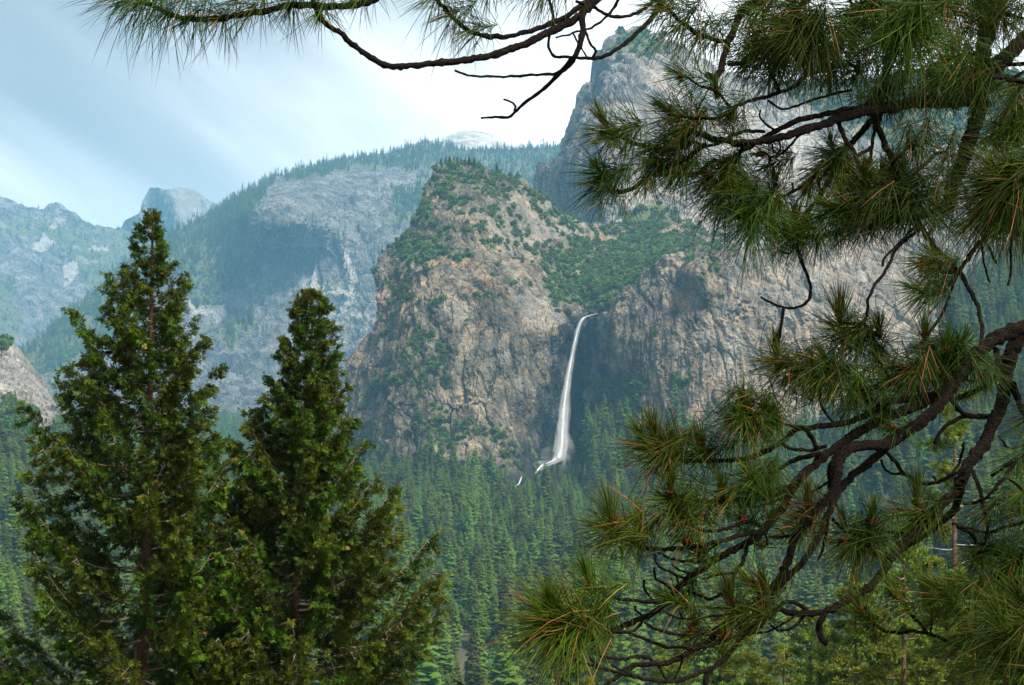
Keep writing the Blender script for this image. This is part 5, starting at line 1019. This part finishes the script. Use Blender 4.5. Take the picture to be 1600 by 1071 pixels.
def add_branch(pl, w0, w1, D0, dD, name='branch'):
    pts = np.array(pl, float).reshape(-1, 2)
    if D0 is None: q = nearest(*pts[0]); D0 = brs[q[1]]['D'][q[2]]
    n = max(5, int(np.hypot(*np.diff(pts, axis=0).T).sum() / 5))
    p = smooth_path(np.c_[pts, np.zeros(len(pts))], n); t = np.linspace(0, 1, n)
    wob = fbm(np.stack([p[:, 0] / 20, p[:, 1] / 20, np.full(n, float(len(brs)))], -1), 3, 0.6, 5)
    p[:, 0] += wob * min(3.0, w0 * .5); p[:, 1] += np.roll(wob, 3) * min(3.0, w0 * .5)
    D = D0 + dD * t + 0.10 * np.sin(t * 5 + len(brs)) * min(1, n / 60)
    W = at(p[:, 0], p[:, 1], D)
    s8 = max(6, int(7 + w0 / 6)); wd = w0 + (w1 - w0) * t ** 0.8
    rr = wd / 2 * D / FPX
    noise_r = 1 + 0.24 * perlin(np.stack([np.arange(n)[:, None] * 0.9 + 0 * np.arange(s8)[None], 0 * np.arange(n)[:, None] + np.arange(s8)[None] * 1.7, np.full((n, s8), float(len(brs)) * 1.37)], -1), 8) * 2
    # knobs where old shoots fell off
    for _ in range(n // 14): i = prs.randint(2, n - 1); noise_r[i] *= 1.22
    V, F = tube(W - PR, rr[:, None] * noise_r, s8)
    o = link(name, mesh_np('pine_branch', V, F, [M_PBARK], smooth=True), pine)
    brs.append(dict(px=p[:, 0], py=p[:, 1], D=D, W=W, obj=o)); return o
for b in BR: add_branch(*b, name='limb' if b[1] > 15 else 'branch')
def needles(P0, Dn, ln, droop, rad, rs):
    """long three-sided needles, bent under their own weight"""
    n = len(P0); g_ = np.array([0, 0, -1.0]); V = []
    side = np.cross(Dn, rs.normal(size=(n, 3))); side /= np.linalg.norm(side, axis=1)[:, None]; up = np.cross(Dn, side)
    curl = rs.normal(size=(n, 3)) * np.where(rs.rand(n) < .12, .28, .06)[:, None]
    for k, f in enumerate((0.0, 0.36, 0.72)):
        c = P0 + Dn * (ln * f)[:, None] + (g_ * droop[:, None] + curl) * (ln * f * f)[:, None]
        r = (rad * (0.8, 1.0, 0.8)[k])
        for a in (0, 2.094, 4.189): V.append(c + side * (r * math.cos(a))[:, None] + up * (r * math.sin(a))[:, None])
    tip = P0 + Dn * ln[:, None] + (g_ * droop[:, None] + curl) * ln[:, None]
    V.append(tip)
    V = np.stack(V, 1).reshape(-1, 3); o = np.arange(n)[:, None] * 10
    q = []; 
    for k in (0, 1):
        for j in range(3): q.append(o + np.array([k * 3 + j, k * 3 + (j + 1) % 3, k * 3 + 3 + (j + 1) % 3, k * 3 + 3 + j]))
    tr = [o + np.array([6 + j, 6 + (j + 1) % 3, 9]) for j in range(3)]
    return V, [np.concatenate(q), np.concatenate(tr)]
def bud_mesh(c, ax, rs, s=1.0):
    parts = []
    for k in range(7):
        d = ax + rs.normal(size=3) * 0.55; d /= np.linalg.norm(d); L_ = rs.uniform(.014, .026) * s; o = c + rs.normal(size=3) * 0.004
        parts.append(tube(np.array([o, o + d * L_ * .5, o + d * L_]), np.array([.0035, .0048, .0012]) * s, 6))
    return cat(parts)
def add_tuft(x, y, hx, hy, lf, new, flags):
    dist, k, i = nearest(x, y); B = brs[k]; par = B['obj']; D = float(B['D'][i])
    if 'f' in flags: D = min(D, 4.0)
    rs = np.random.RandomState(int(abs(x) * 7 + abs(y) * 13 + len(flags)))
    c = at(np.array(float(x)), np.array(float(y)), D)
    hd = np.array([hx, rs.uniform(-.55, .45) * 1.0, -hy]); hd /= np.linalg.norm(hd)
    if dist > 6 and dist < 90:       # short shoot that carries the tuft
        a = B['W'][i]; mid = (a + c) / 2 - hd * np.linalg.norm(c - a) * .15; t = np.linspace(0, 1, 7)[:, None]
        path = a * (1 - t) ** 2 + 2 * mid * t * (1 - t) + c * t * t
        V, F = tube(path - PR, np.linspace(.0048, .0036, 7), 6)
        par = link('shoot', mesh_np('pine_shoot', V, F, [M_PBARK], smooth=True), pine)
    n_old = int(78 * (1 - 0.35 * new)); n_new = int(14 + 62 * new); n = n_old + n_new
    L = 0.157 * lf
    # old needles: along the last stretch of the shoot; new ones: a brush at its end
    back = np.r_[rs.uniform(0.0, .085, n_old) * (0.8 + 0.4 * lf), rs.uniform(-.012, .012, n_new)]
    ang = np.r_[rs.uniform(.35, 1.45, n_old), np.abs(rs.normal(0, .42, n_new))]
    phi = rs.uniform(0, 6.283, n)
    a = np.cross(hd, [0.1, .2, .97]); a /= np.linalg.norm(a); b = np.cross(hd, a)
    Dn = hd * np.cos(ang)[:, None] + (a * np.cos(phi)[:, None] + b * np.sin(phi)[:, None]) * np.sin(ang)[:, None]
    up_new = np.zeros((n, 3)); up_new[n_old:, 2] = 0.55 * new; Dn = Dn + up_new; Dn /= np.linalg.norm(Dn, axis=1)[:, None]
    ln = np.r_[rs.uniform(.65, 1.1, n_old) * L, rs.uniform(.55, .95, n_new) * L * (0.6 + 0.4 * new)]
    droop = np.r_[rs.uniform(.06, .30, n_old), rs.uniform(.0, .12, n_new)]
    P0 = c - hd * back[:, None] + rs.normal(size=(n, 3)) * .002
    V, F = needles(P0 - PR, Dn, ln, droop, rs.uniform(.00085, .00125, n), rs)
    tone = np.r_[rs.uniform(.0, .6, n_old), rs.uniform(.35, .9, n_new)] + (0.25 if 'y' in flags else 0) + rs.uniform(-.22, .16)
    dry = (rs.rand(n) < (0.17 if 'y' in flags else 0.035)).astype(float)
    o = link('needle_tuft', mesh_np('needle_tuft', V, F, [M_NEEDLE], attrs={'tone': np.repeat(tone, 10), 'dry': np.repeat(dry, 10)}), par)
    # matrix: children keep world placement because limb and shoot sit at the tree's origin
    if 'b' in flags:
        V, F = bud_mesh(c - PR + hd * .004, hd, rs, 0.95); link('bud_cluster', mesh_np('bud_cluster', V, F, [M_BUD], smooth=True), par)
TF = [((a - 12 if (a < 960 and b > 880) else a), b, c_, d_, (e_ * 1.06 if (a < 960 and b > 880) else e_), f_, g_) for a, b, c_, d_, e_, f_, g_ in TF]
for t_ in TF: add_tuft(*t_)
dr = np.random.RandomState(9)
for t_ in [q for q in TF if q[0] > 1165 and q[1] < 345]:      # the crowded upper right
    add_tuft(t_[0] + dr.uniform(-26, 26), t_[1] + dr.uniform(-22, 26), t_[2] + dr.uniform(-.5, .5), t_[3] + dr.uniform(-.2, .6), t_[4] * dr.uniform(.85, 1.1), 0, '')
# unseen crown boughs added above and beside the frame to shade the visible ones
crs = np.random.RandomState(77)
for k in range(22):
    z0_ = 1.9 + 0.24 * k; az = math.pi * (0.62 + 0.95 * crs.rand()) ; Lb = crs.uniform(1.9, 3.3)
    if k % 4 == 3: az = crs.uniform(-1.2, 1.2)
    d = np.array([math.cos(az), math.sin(az), 0]); n = 14; t = np.linspace(0, 1, n)[:, None]
    P = np.array([TRUNK_X, TRUNK_Y, z0_]) + d * Lb * t + np.array([0, 0, 1.0]) * (0.25 * t - 0.35 * np.sin(t * 3)) * Lb * 0.4 + fbm(np.c_[t * 4, t * 0 + k, t * 0], 2, .5, 3)[:, None] * 0.2
    V, F = tube(P - PR, np.linspace(.045, .01, n), 7); lb = link('limb', mesh_np('pine_branch', V, F, [M_PBARK], smooth=True), pine)
    TV = []; TFc = []; tn = []; 
    for q in range(13):
        i = int(crs.randint(3, n)); c = P[i] + crs.normal(size=3) * np.array([.28, .28, .12]); m_ = 60
        dd = crs.normal(size=(m_, 3)); dd /= np.linalg.norm(dd, axis=1)[:, None]
        v, f = needles(np.repeat((c - PR)[None], m_, 0), dd, crs.uniform(.14, .2, m_), np.full(m_, .3), np.full(m_, .0035), crs); TV.append((v, f)); tn.append(crs.uniform(0, .6, m_))
        sh = np.array([P[i], (P[i] + c) / 2 + [0, 0, .02], c]); TV.append(tube(sh - PR, [.008, .006, .005], 5, False)); tn.append(None)
    V, F = cat([x_ for x_, y_ in zip(TV, tn) if y_ is not None]); tone = np.repeat(np.concatenate([y_ for y_ in tn if y_ is not None]), 10)
    link('needle_tuft', mesh_np('needle_tuft', V, F, [M_NEEDLE], attrs={'tone': tone, 'dry': tone * 0}), lb)
    V, F = cat([x_ for x_, y_ in zip(TV, tn) if y_ is None]); link('shoot', mesh_np('pine_shoot', V, F, [M_PBARK]), lb)
# ---------------------------------------------------------------- yellow-green pines on the slope below the viewpoint
M_PON = leaf_mat('slope_pine_needles', (0.04, 0.075, 0.008), (0.17, 0.215, 0.02), 0.2, 0.3, scale=0.8)
M_PONB = bark_mat('orange_pine_bark', (0.12, 0.07, 0.045), (0.30, 0.18, 0.11), scale=3, stretch=0.3, bump=0.05)
M_DEAD = bark_mat('dead_wood', (0.3, 0.26, 0.22), (0.5, 0.45, 0.4), scale=6, stretch=0.3, bump=0.02)
def slope_pine(x, ytop, D, spread, seed, label, bare=0.0, clump=0.5, lean=0.0, nb=46, grp='yellow-green pines on the near slope', reach=None):
    rs = np.random.RandomState(seed); top = at(np.array(float(x)), np.array(float(ytop)), float(D)); X0 = top[0] + lean; gz_ = float(ground_h(np.array([X0]), np.array([D]))[0])
    H = top[2] - gz_; base = np.array([X0, D, gz_ - .3]); root = link('slope_pine', None, loc=base, label=label, category='pine', group=grp)
    t = np.linspace(0, 1, 26); st = base + (top - base) * t[:, None]; st[:, 0] += 0.25 * np.sin(t * 5 + seed) * t * (1 - t) * 3
    rt = 0.013 * H * (1 - t) + 0.04; V, F = tube(st - base, rt, 9); link('trunk', mesh_np('slope_pine_trunk', V, F, [M_PONB], smooth=True), root)
    lo = reach if reach else max(0.35, 1 - 20.0 / H)
    for k in range(nb):
        f = lo + (1 - lo) * (k + rs.rand()) / nb; i = f * 25; j = min(int(i), 24); c = st[j] + (st[j + 1] - st[j]) * (i - j)
        L_ = spread * (0.22 + 0.85 * math.sqrt(max(0, (1 - f) / (1 - lo)))) * rs.uniform(.55, 1.1); az = k * 2.4 + rs.uniform(-.4, .4); d = np.array([math.cos(az), math.sin(az), 0]); tt = np.linspace(0, 1, 7)[:, None]
        p = c + d * L_ * tt + np.array([0, 0, 1.0]) * L_ * (-.12 * tt + .3 * tt ** 2) + rs.normal(size=(7, 3)) * .03 * L_ * tt
        dead = rs.rand() < bare
        V, F = tube(p - base, np.linspace(.03 + .012 * L_, .012, 7), 5); b = link('branch', mesh_np('slope_pine_branch', V, F, [M_DEAD if dead else M_PONB], smooth=True), root)
        if dead: continue
        m_ = int(6 + 4.0 * L_ / clump); P0 = []; DD = []
        for q in range(m_):
            e = rs.uniform(.35, 1.0); cc = p[int(e * 6)] + rs.normal(size=3) * np.array([.5, .5, .28]) * clump * (0.6 + .5 * L_ / spread); n_ = 34
            dd = rs.normal(size=(n_, 3)); dd[:, 2] += .5; dd /= np.linalg.norm(dd, axis=1)[:, None]; P0.append(np.repeat(cc[None], n_, 0)); DD.append(dd)
        P0 = np.concatenate(P0); DD = np.concatenate(DD); n_ = len(P0); ln = rs.uniform(.5, 1, n_) * clump * .62; sd = np.cross(DD, rs.normal(size=(n_, 3))); sd /= np.linalg.norm(sd, axis=1)[:, None]
        V = np.stack([P0 + sd * (ln * .05)[:, None], P0 + DD * (ln * .7)[:, None] + sd * (ln * .13)[:, None], P0 + DD * ln[:, None], P0 + DD * (ln * .7)[:, None] - sd * (ln * .13)[:, None]], 1).reshape(-1, 3)
        link('foliage', mesh_np('slope_pine_foliage', V - base, np.arange(len(V)).reshape(-1, 4), [M_PON]), b)
slope_pine(1492, 622, 118, 4.6, 1, 'tall thin pine with a bare orange trunk rising behind the descending right limb', bare=.45, nb=40, clump=.9, reach=.42)
slope_pine(1412, 842, 84, 4.4, 2, 'yellow-green pine with pale dead branches below the thick curving bough', bare=.35, nb=46, clump=.7, reach=.3)
slope_pine(1560, 880, 90, 4.5, 3, 'dark trunked yellow-green pine in the lower right corner', nb=52, clump=.7, reach=.3)
slope_pine(1335, 905, 112, 4.6, 4, 'leafy yellow-green pine under the end of the curving bough', nb=54, clump=.8, reach=.4)
slope_pine(1225, 1012, 96, 2.2, 5, 'small pale green pine poking up at the bottom right of centre', nb=26, clump=.5, reach=.6)
slope_pine(905, 1040, 90, 2.0, 6, 'small yellow-green pine top beneath the leftmost pine tufts', nb=24, clump=.5, reach=.65)
slope_pine(1480, 930, 100, 4.6, 7, 'bushy yellow-green pine between the two trunks at lower right', nb=54, clump=.8, reach=.35)
slope_pine(1140, 985, 150, 4.2, 8, 'mid green pine top seen below the crossing boughs', nb=44, clump=1.0, reach=.5)
slope_pine(1050, 1010, 160, 4.2, 9, 'mid green pine top behind the lowest sprigs', nb=44, clump=1.0, reach=.5)
slope_pine(1440, 1000, 120, 4.6, 11, 'dark green pine low between the orange trunks at lower right', nb=50, clump=.9, reach=.4)
slope_pine(1380, 985, 105, 4.2, 12, 'round topped pine under the pale dead branches at lower right', nb=50, clump=.8, reach=.4)
slope_pine(1590, 935, 115, 4.8, 13, 'pine at the right edge behind the lowest needle tufts', nb=52, clump=.9, reach=.4)
slope_pine(1530, 985, 85, 3.6, 14, 'young pine below the curled hanging twig at lower right', nb=46, clump=.7, reach=.35)
slope_pine(1295, 1005, 125, 4.0, 15, 'pine below the short stub that hangs from the curving bough', nb=46, clump=.9, reach=.45)
slope_pine(1180, 1030, 130, 4.0, 16, 'pine top at the bottom edge below the crossed boughs', nb=44, clump=.9, reach=.5)
slope_pine(1265, 955, 140, 4.4, 10, 'green pine behind the forked tip of the curving bough', nb=46, clump=.9, reach=.5)
print('pine', time.time() - T0)
